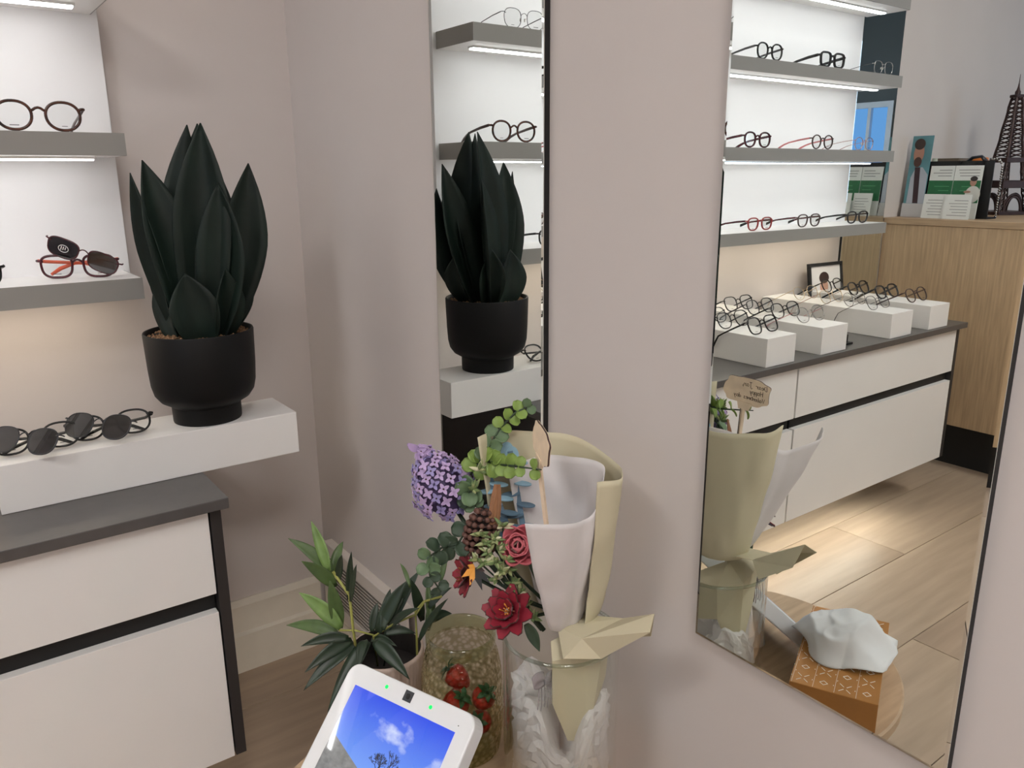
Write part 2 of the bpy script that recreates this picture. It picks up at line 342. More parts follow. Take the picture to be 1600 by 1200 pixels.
def spectacles(label, loc, yaw=0, pitch=0, lw=0.050, lh=0.042, br=0.016, n=2.5, rt=0.0021, col='black', tcol=None, tip=None, flare=0.12, fold=False, group='spectacles on the lit shelves', drop=1.0, lens=None, name='spectacles', temples=True, roll=0, cat='glasses'):
    t = thing(name, label, cat, loc, (-pitch, roll, yaw), group)
    ol = outline(lw, lh, n, flare); zc = lh / 2 + rt; m = MB(); metal = rt < 0.0015
    cx = br / 2 + lw / 2 + rt
    for s in (-1, 1):
        m.tube([(s * cx + s * x, 0, zc + z) for x, z in ol], (rt, rt * 1.25), 6, up=(0, 1, 0), closed=True)
    zb = zc + lh * 0.2
    m.tube([(-br / 2 - rt * 0.6, 0, zb - 0.001), (-br / 4, -0.001, zb + 0.003), (0, -0.0013, zb + 0.004), (br / 4, -0.001, zb + 0.003), (br / 2 + rt * 0.6, 0, zb - 0.001)], (rt * 0.9, rt * 1.15), 6, up=(0, 1, 0))
    hx = br / 2 + lw + 2 * rt + 0.0045; hz = zc + lh * 0.27
    for s in (-1, 1):
        m.tube([(s * (hx - 0.010), 0, hz - 0.002), (s * (hx - 0.004), -0.0005, hz), (s * hx, 0.002, hz), (s * hx, 0.006, hz)], (rt * 1.1, rt * 1.1), 6)
    fo = m.obj('frame_front', FR[col], t, smooth=True)
    lm = LENS if lens is None else lens
    for s in (-1, 1):
        MB().prism([(s * x, z) for x, z in ol], 0.0012, (s * cx, 0, zc), (1, 0, 0), (0, 0, 1)).obj('lens', lm, t)
        if temples and metal:
            MB().tube([(s * (br / 2 - 0.0005), 0.001, zb - 0.006), (s * (br / 2 - 0.002), 0.006, zb - 0.009)], 0.0005, 5).tube([(s * (br / 2 - 0.002), 0.006, zb - 0.006), (s * (br / 2 - 0.002), 0.007, zb - 0.013)], (0.0012, 0.0022), 6).obj('nose_pad', PADM, fo, smooth=True)
    if temples and lens is None:
        MB().box(-cx - 0.008, -cx + 0.006, -0.0009, -0.0007, zc - lh * 0.36, zc - lh * 0.33).obj('lens_print', PRINT, fo)
        MB().box(cx - 0.004, cx + 0.005, -0.0009, -0.0007, zc - lh * 0.36, zc - lh * 0.34).obj('lens_print', PRINT, fo)
    if temples:
        ta, tb = (0.0011, rt * 1.5) if not metal else (0.0009, 0.0011)
        for s in (-1, 1):
            if not fold:
                zz = hz - 0.001
                path = [(s * hx, 0.006, hz), (s * (hx + 0.001), 0.04, hz - 0.12 * drop * zz), (s * hx, 0.085, hz - 0.34 * drop * zz), (s * (hx - 0.002), 0.105, hz - (0.52 * drop) * zz), (s * (hx - 0.004), 0.122, hz - 0.75 * drop * zz - (1 - drop) * 0.012), (s * (hx - 0.006), 0.137, hz - 0.98 * drop * zz - (1 - drop) * 0.026)]
                rr = [(ta, tb), (ta, tb), (ta, tb * 0.85), (ta * 1.2, tb), (ta * 1.3, tb * 1.15), (ta, tb * 0.7)]
            else:
                q = 0.009 if s < 0 else 0.014
                path = [(s * hx, 0.006, hz), (s * (hx - 0.012), q, hz - 0.002), (-s * 0.01, q + 0.002, hz - 0.007), (-s * 0.035, q + 0.002, hz - 0.016), (-s * 0.052, q + 0.001, hz - 0.027)]
                rr = [(ta, tb), (ta, tb), (ta, tb), (ta * 1.3, tb * 1.2), (ta * 1.3, tb * 0.9)]
            up = (0, 0, 1)
            m1 = MB().tube(path, rr, 6, up=up); to = m1.obj('temple', FR[tcol or col], t, smooth=True)
            if tip: MB().tube(path[-3:], [(a * 1.25, b * 1.25) for a, b in rr[-3:]], 6, up=up).obj('temple_tip', FR[tip], to, smooth=True)
    return t
SY = -0.166
z1, z2, z3 = SHELF_Z[2] + 0.0006, SHELF_Z[1] + 0.0006, SHELF_Z[0] + 0.0006
# pairs seen directly or in the first mirror
spectacles('tortoiseshell round glasses on the second shelf, beside the panel end', (-0.503, SY, z2), 0.0, 0, 0.0525, 0.046, 0.016, 2.15, 0.0025, 'tort', tcol='brown', flare=0.08)
spectacles('thin dark wire glasses on the third shelf, in the plant mirror', (-0.535, SY, z1), 0.0, 0, 0.049, 0.043, 0.017, 2.6, 0.0007, 'gun', tcol='gun', tip='black', flare=0.10)
spectacles('dark red square glasses with orange arms under a raised clip-on', (-0.470, -0.118, z3), math.radians(-24), 0, 0.052, 0.040, 0.015, 3.0, 0.0023, 'burgundy', tcol='orange', flare=0.16, fold=True)
spectacles('black glasses on the lowest shelf at the left edge of the photo', (-0.655, -0.150, z3), 0.0, 0, 0.050, 0.040, 0.016, 3.0, 0.0021, 'black')
spectacles('raised dark clip-on lens pair with a white logo on the lowest shelf', (-0.468, -0.1325, z3 + 0.025), math.radians(-26), math.radians(-10), 0.052, 0.036, 0.015, 3.0, 0.0013, 'burgundy', flare=0.16, lens=LENSD, name='clip_on_lenses', temples=False, roll=math.radians(24), group='clip-on sunglass lenses', cat='clip-on')
# two folded pairs with clip-ons on the long box
spectacles('black round glasses lying on the long box at the left edge', (-0.597, -0.338, BTOP + 0.002), math.radians(-4), math.radians(42), 0.052, 0.045, 0.017, 2.4, 0.0019, 'black', fold=True, group='folded glasses on the long white box')
spectacles('black round glasses lying on the long box next to the plant pot', (-0.484, -0.333, BTOP + 0.002), math.radians(-4), math.radians(42), 0.052, 0.045, 0.017, 2.4, 0.0019, 'black', fold=True, group='folded glasses on the long white box')
spectacles('brown tinted clip-on lenses hanging over the front of the long box', (-0.626, -0.368, BTOP + 0.012), math.radians(-46), math.radians(36), 0.050, 0.043, 0.017, 2.4, 0.0011, 'gun', lens=LENSD, name='clip_on_lenses', temples=False, group='clip-on sunglass lenses', cat='clip-on')
spectacles('grey tinted clip-on lenses lying on the long box next to the pot', (-0.517, -0.358, BTOP + 0.012), math.radians(-46), math.radians(36), 0.050, 0.043, 0.017, 2.4, 0.0011, 'gun', lens=LENSD, name='clip_on_lenses', temples=False, group='clip-on sunglass lenses', cat='clip-on')
# pairs seen in the desk mirror
S1 = [(-1.478, 'black round glasses on the third shelf, left of the thick black pair in the mirror', dict(lw=.049, lh=.045, n=2.3, rt=.0020, col='black', tcol='darkgrey')),
      (-1.812, 'thick black square glasses on the third shelf in the mirror', dict(lw=.054, lh=.043, n=3.4, rt=.0028, col='black')),
      (-2.128, 'pale clear-rimmed glasses on the third shelf in front of the narrow mirror', dict(lw=.050, lh=.042, n=2.8, rt=.0011, col='silver', tcol='gun'))]
S2 = [(-1.447, 'dark burgundy glasses on the second shelf, first of three in the mirror', dict(lw=.051, lh=.043, n=2.4, rt=.0022, col='burgundy')),
      (-1.797, 'round brown glasses with pink arms on the second shelf in the mirror', dict(lw=.048, lh=.043, n=2.1, rt=.0017, col='brown', tcol='pink')),
      (-2.052, 'pale rose metal glasses on the second shelf in front of the narrow mirror', dict(lw=.048, lh=.042, n=2.2, rt=.0011, col='rose', tcol='rose'))]
S3 = [(-1.511, 'red and black cat-eye glasses on the lowest shelf, first of three in the mirror', dict(lw=.050, lh=.038, n=2.8, rt=.0019, col='red', tcol='burgundy', tip='black', flare=.25)),
      (-1.782, 'dark wine glasses on the lowest shelf, middle of three in the mirror', dict(lw=.052, lh=.040, n=2.7, rt=.0018, col='brown', tcol='burgundy', tip='black', flare=.25)),
      (-2.085, 'black cat-eye glasses on the lowest shelf in front of the narrow mirror', dict(lw=.054, lh=.040, n=2.7, rt=.0020, col='black', flare=.28))]
for z, L in ((z1, S1), (z2, S2), (z3, S3)):
    for x, lab, kw in L:
        spectacles(lab, (x, SY if z > 1.1 else -0.15, z), 0.0, 0, **dict(kw, rt=kw['rt'] * (1.25 if kw['rt'] > .0015 else 1)))
# rows of pairs sitting astride the four boxes, lenses tipped back
BOXG = [(0, -0.270, 'gun', dict(rt=.0014, n=2.4), 'dark frame at the back of the box nearest the bouquet'),
        (0, -0.345, 'black', dict(rt=.0015, n=2.6), 'black frame second in the row on the box nearest the bouquet'),
        (0, -0.452, 'black', dict(rt=.0018, n=3.0, lw=.053), 'black square frame at the front of the box nearest the bouquet'),
        (1, -0.165, 'black', dict(rt=.0017, n=3.0), 'black square frame at the back of the second box'),
        (1, -0.248, 'gun', dict(rt=.0015, n=2.8), 'dark green-grey frame second in the row on the second box'),
        (1, -0.340, 'black', dict(rt=.0017, n=2.5), 'black round frame third in the row on the second box'),
        (1, -0.430, 'silver', dict(rt=.0012, n=2.4, tcol='pink'), 'grey clear frame with pink arms at the front of the second box'),
        (2, -0.160, 'gold', dict(rt=.0009, n=2.2), 'thin pale gold frame at the back of the third box'),
        (2, -0.262, 'gold', dict(rt=.0009, n=2.5, tcol='rose'), 'thin pale gold frame second in the row on the third box'),
        (2, -0.345, 'silver', dict(rt=.0010, n=2.2, tcol='gun'), 'silver wire frame third in the row on the third box'),
        (2, -0.430, 'gun', dict(rt=.0009, n=2.8), 'thin dark wire frame at the front of the third box'),
        (3, -0.110, 'black', dict(rt=.0018, n=2.5), 'black frame at the back of the box beside the desk'),
        (3, -0.215, 'black', dict(rt=.0024, n=2.6), 'thick black frame second in the row on the box beside the desk'),
        (3, -0.325, 'black', dict(rt=.0026, n=2.7), 'thick black frame with long arms third on the box beside the desk'),
        (3, -0.430, 'brown', dict(rt=.0019, n=2.4), 'dark brown round frame at the front of the box beside the desk')]
for b, y, c, kw, lab in BOXG:
    spectacles(lab, (-BOXX[b] + rnd(-.004, .004), y, BTOP + 0.0012), rnd(-0.05, 0.05), math.radians(27 + rnd(-2, 2)), col=c, group='frames astride the white display boxes', drop=0.25, **dict(dict(lw=.0555, lh=.047, br=.018), **kw))
# white logo ring on the raised clip-on lens
lg = [o for o in D.objects if o.name.startswith('clip_on_lenses')][0]
m = MB().tube([(-0.034 + 0.0085 * math.cos(a), -0.0009, 0.019 + 0.0065 * math.sin(a)) for a in [2 * PI * k / 20 for k in range(20)]], 0.0006, 5, up=(0, 1, 0), closed=True)
for k in range(3): m.box(-0.0385 + k * 0.0035, -0.0372 + k * 0.0035, -0.0012, -0.0007, 0.0155 + 0.001 * k, 0.0225)
m.obj('logo_print', mat('print_white', rgb(235, 235, 232), 0.5), lg)

# ------------------------------------------------------------------ snake plant in its black pot
px0, py0 = -0.3175, -0.3085
plant = thing('potted_snake_plant', 'artificial snake plant in a footed black pot on the long white box', 'plant', (px0, py0, BTOP))
MB().lathe([(0.0, 0), (0.0595, 0), (0.0600, 0.002), (0.0605, 0.030), (0.066, 0.034), (0.078, 0.041), (0.0865, 0.053), (0.0905, 0.070), (0.0925, 0.100), (0.0945, 0.164), (0.0935, 0.1665), (0.0910, 0.1665), (0.0895, 0.163), (0.088, 0.10), (0.0, 0.095)], 64).obj('pot', POTB, plant, smooth=True, auto=35)
MB().lathe([(0.0, 0.0), (0.087, 0.0), (0.0885, 0.057), (0.0, 0.057)], 40, (0, 0, 0.1)).obj('soil', mat('dark_soil', rgb(40, 32, 26), 0.9), plant)
g = MB()
for k in range(420):
    r, a = 0.086 * math.sqrt(random.random()), rnd(0, 2 * PI); s = rnd(0.0025, 0.0048)
    c = Vector((r * math.cos(a), r * math.sin(a), 0.1585 + rnd(-.001, .0015)))
    vv = [c + Vector(d) * s * rnd(.7, 1.2) for d in ((1, 0, 0), (-1, 0, 0), (0, 1, 0), (0, -1, 0), (0, 0, .8), (0, 0, -.8))]
    g.add(vv, [(0, 2, 4), (2, 1, 4), (1, 3, 4), (3, 0, 4), (2, 0, 5), (1, 2, 5), (3, 1, 5), (0, 3, 5)])
stuff(g.obj('gravel', mat('brown_gravel', rgb(142, 108, 78), 0.85, var=0.4, scale=160), plant))
LEAFG = mat('snake_leaf', rgb(20, 33, 27), 0.55, var=0.4, scale=26, stretch=(1, 1, 0.4), spec=0.3)
def sword_leaf(base, tip, width, bulge, cup, face, name='leaf', parent=plant, m=LEAFG, belly=0.48, th=0.0016, nv=18, nu=7, wexp=1.0):
    """lanceolate leaf from base to tip; bulge = sideways bow vector of the midrib; face = direction its hollow side looks"""
    base, tip, bulge, face = Vector(base), Vector(tip), Vector(bulge), Vector(face)
    def fn(u, v):
        mid = base.lerp(tip, v) + bulge * (4 * v * (1 - v)) * (1.15 - 0.3 * v)
        ax = (tip - base).normalized(); sd = ax.cross(face).normalized(); fc = sd.cross(ax).normalized()
        if v < belly: wv = 0.42 + 0.58 * math.sin(v / belly * PI / 2)
        else: wv = max(0.0, 1 - ((v - belly) / (1 - belly)) ** 1.75)
        wv = max(wv, 0.012); s = (u - 0.5) * 2; hw = width / 2 * wv
        return mid + sd * (s * hw) + fc * (cup * hw * (abs(s) ** 1.5)) - fc * (cup * hw * 0.35)
    return MB().grid(fn, nu, nv).obj(name, m, parent, smooth=True, thick=th)
def prel(px, py, d): return P(px, py, d) - Vector((px0, py0, BTOP))
dp = 1.43
bz = 0.14
# tip pixel, depth offset, base offset (x, y), width, bow, cup, facing
LV = [((313, 192), -0.084, (0.004, -0.018), 0.094, (-0.004, -0.016, 0), 0.6, (-0.35, -1, 0.1)),
      ((222, 250), -0.095, (-0.014, -0.024), 0.084, (0.002, -0.016, 0), 0.6, (0.15, -1, 0)),
      ((292, 195), -0.068, (-0.012, 0.014), 0.078, (-0.008, 0.010, 0), 0.6, (0.2, 1, 0)),
      ((308, 193), -0.060, (0.008, 0.020), 0.086, (0.006, 0.016, 0), 0.6, (-0.2, 1, 0)),
      ((203, 270), -0.105, (-0.024, 0.002), 0.066, (0.002, 0.0, -0.004), 0.7, (-1, -0.35, 0)),
      ((388, 255), -0.010, (0.024, -0.010), 0.084, (0.012, -0.010, -0.004), 0.5, (-0.15, -1, 0)),
      ((342, 268), 0.005, (0.014, 0.006), 0.084, (0.012, -0.004, 0), 0.7, (1, 0.1, 0)),
      ((340, 285), -0.075, (0.012, -0.030), 0.084, (0.010, -0.018, 0), 0.65, (-0.75, -1, 0)),
      ((288, 427), -0.080, (-0.004, -0.046), 0.080, (-0.004, -0.012, 0), 0.5, (-0.2, -1, 0.2)),
      ((393, 425), 0.020, (0.034, 0.000), 0.056, (0.014, 0.006, 0), 0.6, (1, -0.2, 0)),
      ((252, 420), 0.000, (-0.036, -0.010), 0.054, (-0.010, -0.004, 0), 0.6, (-1, -0.3, 0)),
      ((352, 420), -0.060, (0.024, -0.036), 0.060, (0.004, -0.012, 0), 0.55, (0.3, -1, 0.2)),
      ((268, 300), 0.005, (-0.016, 0.026), 0.080, (-0.010, 0.016, 0), 0.6, (-0.3, 1, 0)),
      ((372, 300), 0.030, (0.018, 0.022), 0.080, (0.012, 0.016, 0), 0.6, (0.3, 1, 0))]
for (tx, ty), dd, (bx, by), wd, bw, cu, fa in LV:
    sword_leaf((bx, by, bz), prel(tx, ty, dp + dd), wd, bw, cu, fa, belly=0.56)

# ------------------------------------------------------------------ round side table
TZ, TX, TY, TR_ = 0.405, -0.291, -1.085, 0.236
t = thing('side_table', 'small round light wood side table in front of the mirrors', 'table', (TX, TY, 0))
MB().lathe([(0, TZ - 0.024), (TR_ - 0.006, TZ - 0.024), (TR_, TZ - 0.018), (TR_, TZ - 0.003), (TR_ - 0.003, TZ), (0, TZ)], 72).obj('table_top', WOODT, t, smooth=True, auto=40)
for k in range(3):
    a = 2 * PI * k / 3 + 0.5
    MB().tube([(0.12 * math.cos(a), 0.12 * math.sin(a), TZ - 0.024), (0.20 * math.cos(a), 0.20 * math.sin(a), 0.0)], [0.017, 0.011], 12).obj('leg', WOODT, t, smooth=True)
TZ += 0.0004

# ------------------------------------------------------------------ tissue box
c4 = [Vector((-.421, -1.108)), Vector((-.471, -1.223)), Vector((-.239, -1.330)), Vector((-.196, -1.215))]
cc = sum(c4, Vector((0, 0))) / 4 + Vector((-0.012, 0.0)); ang = math.atan2(-0.108, 0.228)
TBH = 0.060
tb = thing('tissue_box', 'gold tissue box printed with white crosses and diamonds on the round table', 'tissue box', (cc.x, cc.y, TZ), (0, 0, ang))
GOLD = mat('gold_card', rgb(176, 122, 62), 0.32, 0.25, var=0.08, scale=20)
LX, LY = 0.235, 0.118
bx_ = MB().box(-LX / 2, LX / 2, -LY / 2, LY / 2, 0, TBH).obj('carton', GOLD, tb, bevel=0.001)
pr = MB(); wm = mat('print_cream', rgb(244, 236, 222), 0.5)
def mark(x, y, kind, s=0.0092):
    zz = TBH + 0.0003; th = 0.0009
    def bar(x0, y0, x1, y1):
        d = Vector((x1 - x0, y1 - y0, 0)); L = d.length; d.normalize()
        pr.obox(((x0 + x1) / 2, (y0 + y1) / 2, zz), d, (-d.y, d.x, 0), (0, 0, 1), L, th, 0.0003)
    if kind == 'x':
        for a, b in ((1, 1), (1, -1), (-1, 1), (-1, -1)): bar(x + a * s * .3, y + b * s * .2, x + a * s, y + b * s * .85)
    elif kind == 'd':
        q = [(x + s * .55, y), (x, y + s * .6), (x - s * .55, y), (x, y - s * .6)]
        for i in range(4): bar(*q[i], *q[(i + 1) % 4])
    else: bar(x - s * .13, y, x + s * .13, y)
for j in range(4):
    yy = -LY / 2 + 0.016 + j * 0.0287
    for i in range(8):
        mark(-LX / 2 + 0.018 + i * 0.0285, yy, 'x' if (i + j) % 2 == 0 else 'd')
        mark(-LX / 2 + 0.004 + i * 0.0285, yy + 0.0115, 'p', 0.008); mark(-LX / 2 + 0.018 + i * 0.0285, yy + 0.0155, 'p', 0.008)
    pr.box(-LX / 2 + 0.001, LX / 2 - 0.001, yy + 0.0130, yy + 0.0134, TBH + 0.0001, TBH + 0.0004)
pr.obj('printed_pattern', wm, bx_)
TISS = mat('tissue_white', rgb(238, 240, 240), 0.9, var=0.02, bump=0.2, bscale=60, transl=0.25)
def tissue_fn(u, v):
    # u runs across the box from one long side to the other, v from the near side over the ridge to the far side
    s = 2 * u - 1; dome = math.sqrt(max(0.0, 1 - s * s)); flap = max(0.0, (s - 0.45) / 0.55)
    yb = -0.040 * s; yr = -0.080 * s - 0.006 - 0.012 * flap
    hz = 0.060 * (0.45 + 0.55 * math.cos(s * 1.1 - 0.3)) - 0.046 * flap ** 1.5 - (0.020 * ((-s - 0.6) / 0.4) if s < -0.6 else 0)
    wide = max(dome, 0.75 * flap)
    if v < 0.6:
        k = v / 0.6; x = 0.050 * dome * (1 - k) ** 0.55 + 0.018 * flap * (1 - k) + (-0.030 - 0.006 * s) * k; y = yb + (yr - yb) * (k ** 1.6 * (1 - flap) + flap * (1 - 0.2 * (1 - k))); z = hz * (math.sin(k * PI / 2) * (1 - flap) + flap * (0.35 + 0.65 * k))
    else:
        k = (v - 0.6) / 0.4; x = -0.030 - 0.006 * s - 0.048 * k * (0.4 + 0.6 * wide); y = yr + (yb * 1.25 - yr) * k * 0.6 * (1 - flap); z = hz * (1 - (0.9 - 0.5 * flap) * k ** 1.4)
    p_ = Vector((x, y, z)); n1 = 0.35 - abs(noise.noise(p_ * 15 + Vector((2, 0, 7)))) * 1.6; n2 = 0.3 - abs(noise.noise(p_ * 38)) * 1.4
    w_ = min(1, v * 4) * (0.4 + 0.6 * min(1, (1 - v) * 5))
    return (0.95 * (x + 0.009 * n1 * w_), 0.88 * (y + 0.004 * n2 * w_), max(0.0006, z + 0.013 * n1 * w_ + 0.004 * n2 * w_))
tis = tag(MB().grid(tissue_fn, 60, 44).obj('tissue', TISS, smooth=True, loc=(cc.x + 0.016, cc.y + 0.006, TZ + TBH + 0.0006), rot=(0, 0, ang), thick=0.0005), 'white paper tissue bunched up out of the gold box', 'tissue')

# ------------------------------------------------------------------ glass vase with bouquet
VX, VY, VR, VZ = -0.145, -1.127, 0.0713, 0.6385
VH = VZ - TZ
vase = thing('glass_vase', 'clear cylindrical glass vase holding the paper wrapped bouquet', 'vase', (VX, VY, TZ))
MB().lathe([(0.0, 0.0), (VR - 0.002, 0.0), (VR, 0.004), (VR, VH - 0.004)], 72).obj('outer_wall', GLASS, vase, smooth=True)
MB().lathe([(VR - 0.0035, VH - 0.004), (VR - 0.0035, 0.012), (0.0, 0.010)], 72).obj('inner_wall', GLASS, vase, smooth=True)
MB().tube([((VR - 0.0017) * math.cos(2 * PI * k / 72), (VR - 0.0017) * math.sin(2 * PI * k / 72), VH - 0.003) for k in range(72)], 0.0024, 8, closed=True).obj('rim', GLASSE, vase, smooth=True)
TPAPER = mat('tissue_paper', rgb(240, 236, 236), 0.85, var=0.03, scale=20, bump=0.35, bscale=40, transl=0.3)
KRAFT = mat('beige_wrap', rgb(208, 199, 170), 0.7, var=0.03, scale=10, bump=0.1, transl=0.1)
random.seed(21)
CJ = [[Vector((rnd(-1, 1), rnd(-1, 1), rnd(-1, 1))) for _ in range(64)] for _ in range(30)]
def crumple(u, v):
    a = u * 2 * PI; da = (math.degrees(a) + 123 + 180) % 360 - 180
    top = 0.165 + 0.020 * noise.noise(Vector((math.cos(a) * 2.5, math.sin(a) * 2.5, 3.7))) - 0.075 * math.exp(-(da / 24) ** 2) - 0.05 * max(0, math.cos(a - 0.3)) ** 2
    if v < 0.7: r = 0.0640; z = 0.014 + (top - 0.014) * v / 0.7
    else: k = (v - 0.7) / 0.3; r = 0.0640 * (1 - 0.99 * k); z = top - 0.03 * k
    p_ = Vector((r * math.cos(a), r * math.sin(a), z))
    n1 = noise.noise(p_ * 38); n2 = abs(noise.noise(p_ * 75 + Vector((5, 5, 5))))
    jt = CJ[int(round(v * 29))][int(round(u * 64)) % 64]
    r = r * (1 - 0.10 * abs(n1) - 0.22 * n2) - 0.0014 * abs(jt.x)
    return (r * math.cos(a) , r * math.sin(a), z + 0.0035 * jt.z * v + 0.006 * n1)
cr_ = MB().grid(crumple, 64, 30, True)
tag(cr_.obj('crumpled_tissue_paper', TPAPER, loc=(VX, VY, TZ)), 'crumpled white tissue paper filling the lower glass vase', 'tissue paper')
WZ_ = 0.655
def lerp_tab(tab, f):
    for (a, *va), (b, *vb) in zip(tab, tab[1:]):
        if a <= f <= b:
            k = (f - a) / (b - a); k = k * k * (3 - 2 * k); return [x + (y - x) * k for x, y in zip(va, vb)]
    return list(tab[0][1:]) if f < tab[0][0] else list(tab[-1][1:])
def wrap_sheet(name, m, tab, nu, nv, ax0, ax1, shape, wob, th, low=None):
    ph0, ph1 = tab[0][0], tab[-1][0]
    def fn(u, v):
        ph = ph0 + (ph1 - ph0) * u; R, zt = lerp_tab(tab, ph); a = math.radians(ph)
        rr = 0.024 + (R - 0.024) * (shape[0] * v ** shape[1] + (1 - shape[0]) * v) 
        z = WZ_ + (zt - WZ_) * v
        c = Vector(ax0).lerp(Vector(ax1), v)
        n = noise.noise(Vector((math.cos(a) * 1.3, math.sin(a) * 1.3, v * 1.7 + wob))) * 0.006 * (0.3 + v)
        n2 = noise.noise(Vector((math.cos(a) * 3, math.sin(a) * 3, v * 5 + wob))) * 0.004 * (1 - v * 0.6)
        return (c.x + (rr + n + n2) * math.cos(a), c.y + (rr + n + n2) * math.sin(a), z)
    return MB().grid(fn, nu, nv).obj(name, m, smooth=True, thick=th)
AX0, AX1 = (-0.150, -1.128, 0), (-0.165, -1.130, 0)
tag(wrap_sheet('beige_wrapping_paper', KRAFT, [(-88, 0.072, 0.860), (-60, 0.080, 0.856), (-20, 0.080, 0.852), (50, 0.088, 0.868), (122, 0.094, 0.880)], 60, 26, AX0, AX1, (0.9, 0.30), 1.3, 0.0009), 'stiff beige wrapping paper cone around the back of the bouquet', 'wrapping paper')
tag(wrap_sheet('white_wrapping_paper', TPAPER, [(-142, 0.118, 0.838), (-125, 0.108, 0.836), (-100, 0.074, 0.822), (-60, 0.060, 0.840), (-20, 0.064, 0.852), (50, 0.068, 0.846), (100, 0.066, 0.835)], 64, 24, AX0, AX1, (0.8, 0.55), 4.1, 0.0007), 'white tissue wrapping sheet folded around the front of the bouquet', 'wrapping paper')
# folded tail of the beige paper flaring over the vase rim, and a second piece pushed down inside the glass
def facets(name, m, pts, faces, label, th=0.0009, cat='wrapping paper', parent=None):
    o = MB().add(pts, faces).obj(name, m, parent, thick=th)
    return tag(o, label, cat) if label else o
p0 = [(-0.170, -1.150, 0.664), (-0.128, -1.160, 0.668), (-0.172, -1.196, 0.672), (-0.118, -1.205, 0.682), (-0.150, -1.276, 0.712), (-0.135, -1.268, 0.724), (-0.110, -1.222, 0.664), (-0.128, -1.258, 0.690), (-0.190, -1.185, 0.648), (-0.160, -1.215, 0.652)]
facets('beige_paper_tail', KRAFT, p0, [(0, 1, 3, 2), (2, 3, 5, 4), (3, 6, 7, 5), (0, 2, 8), (2, 9, 8), (2, 4, 9)], 'folded beige paper tail sticking out over the vase rim')
p1 = [(-0.190, -1.165, 0.634), (-0.130, -1.185, 0.634), (-0.100, -1.165, 0.630), (-0.187, -1.162, 0.575), (-0.137, -1.180, 0.562), (-0.105, -1.165, 0.580), (-0.165, -1.165, 0.515), (-0.140, -1.170, 0.505), (-0.095, -1.110, 0.625), (-0.095, -1.110, 0.560), (-0.180, -1.150, 0.648), (-0.140, -1.150, 0.652)]
facets('beige_paper_stem_wrap', KRAFT, p1, [(0, 1, 4, 3), (1, 2, 5, 4), (3, 4, 6), (4, 7, 6), (4, 5, 7), (2, 8, 9, 5), (10, 11, 1, 0), (11, 8, 2, 1)], 'beige wrapping paper around the stems inside the glass vase')
# grey ribbon bow hanging inside the vase
rb = thing('ribbon_bow', 'small grey fringed ribbon bow inside the glass vase', 'ribbon', (-0.196, -1.158, 0.606))
RIB = mat('grey_ribbon', rgb(142, 134, 136), 0.6, var=0.08)
for s in (-1, 1):
    def fnb(u, v, s=s):
        a = u * 2 * PI; return (s * (0.010 + 0.009 * math.cos(a)) , -0.003 + (v - 0.5) * 0.004, 0.004 + 0.006 * math.sin(a) * (1 if s > 0 else 0.8) + (v - 0.5) * 0.010 - 0.003 * s)
    MB().grid(fnb, 20, 4, True).obj('loop', RIB, rb, smooth=True, thick=0.0006)
for k in range(6):
    MB().tube([(-0.010 + k * 0.004, -0.003, -0.002), (-0.012 + k * 0.0046, -0.005, -0.018 - 0.003 * (k % 3)), (-0.013 + k * 0.005, -0.004, -0.030 - 0.004 * (k % 2))], (0.0004, 0.0009), 5, up=(0, 1, 0)).obj('fringe', RIB, rb)
MB().obox((0, -0.004, 0.003), (1, 0, 0), (0, 1, 0), (0, 0, 1), 0.007, 0.006, 0.008).obj('knot', RIB, rb, bevel=0.0015)
rs = thing('grey_ribbon_band', 'flat grey ribbon end hanging over the wall side of the vase rim', 'ribbon', (-0.066, -1.096, 0.640))
MB().grid(lambda u, v: (0.006 + 0.006 * v, 0.012 * (u - 0.5) - 0.02 * v + 0.02, -0.045 + 0.075 * v), 4, 12).obj('band', RIB, rs, smooth=True, thick=0.0006)

# ------------------------------------------------------------------ flowers (laser cut wood and artificial)
def wood(name, c, var=0.12): return mat(name, rgb(*c), 0.6, var=var, scale=60)
LILAC, LILACD = wood('lilac_wood', (188, 164, 206)), wood('lilac_dark_wood', (66, 52, 88))
BURN = wood('burnt_edge', (64, 42, 38)); REDW = wood('red_wood', (138, 28, 46), 0.25); PINKW = wood('pink_wood', (182, 90, 98)); ORANGEW = wood('orange_wood', (236, 164, 72)); COREW = wood('stamen_wood', (140, 74, 46), 0.3)
BLUEW, BLUED = wood('blue_wood', (142, 178, 198)), wood('blue_dark_wood', (92, 118, 138)); BROWNW = wood('brown_wood', (100, 66, 56)); PLY = wood('plywood', (234, 212, 184), 0.08)
LIME, EUC, EUCD, PALEG = mat('lime_leaf', rgb(128, 154, 74), 0.5, var=0.25, scale=60), mat('euc_leaf', rgb(94, 118, 84), 0.55, var=0.25, scale=60), mat('euc_dark_leaf', rgb(52, 70, 52), 0.55, var=0.3, scale=60), mat('succulent_leaf', rgb(160, 168, 118), 0.5, var=0.25, scale=80)
STEMG, STEMY = mat('green_stem', rgb(46, 62, 44), 0.6), mat('yellow_stem', rgb(160, 160, 84), 0.55)
def frame_from(axis, hint=(0, 0, 1)):
    ez = Vector(axis).normalized(); ex = Vector(hint).cross(ez)
    if ex.length < 1e-3: ex = Vector((1, 0, 0)).cross(ez)
    ex.normalize(); return ex, ez.cross(ex), ez
def petal_outline(L, W, notch=0.0, k=14, base=0.3):
    pts = []
    for i in range(k + 1):
        v = i / k; wv = base * (1 - v) + math.sin(PI * min(1, v * 0.9 + 0.08)) ** 0.7
        pts.append((W / 2 * wv, L * v))
    pts[-1] = (W * 0.18, L * (1 - notch))
    return pts + [(-x, y) for x, y in reversed(pts)]
vdir = -CF
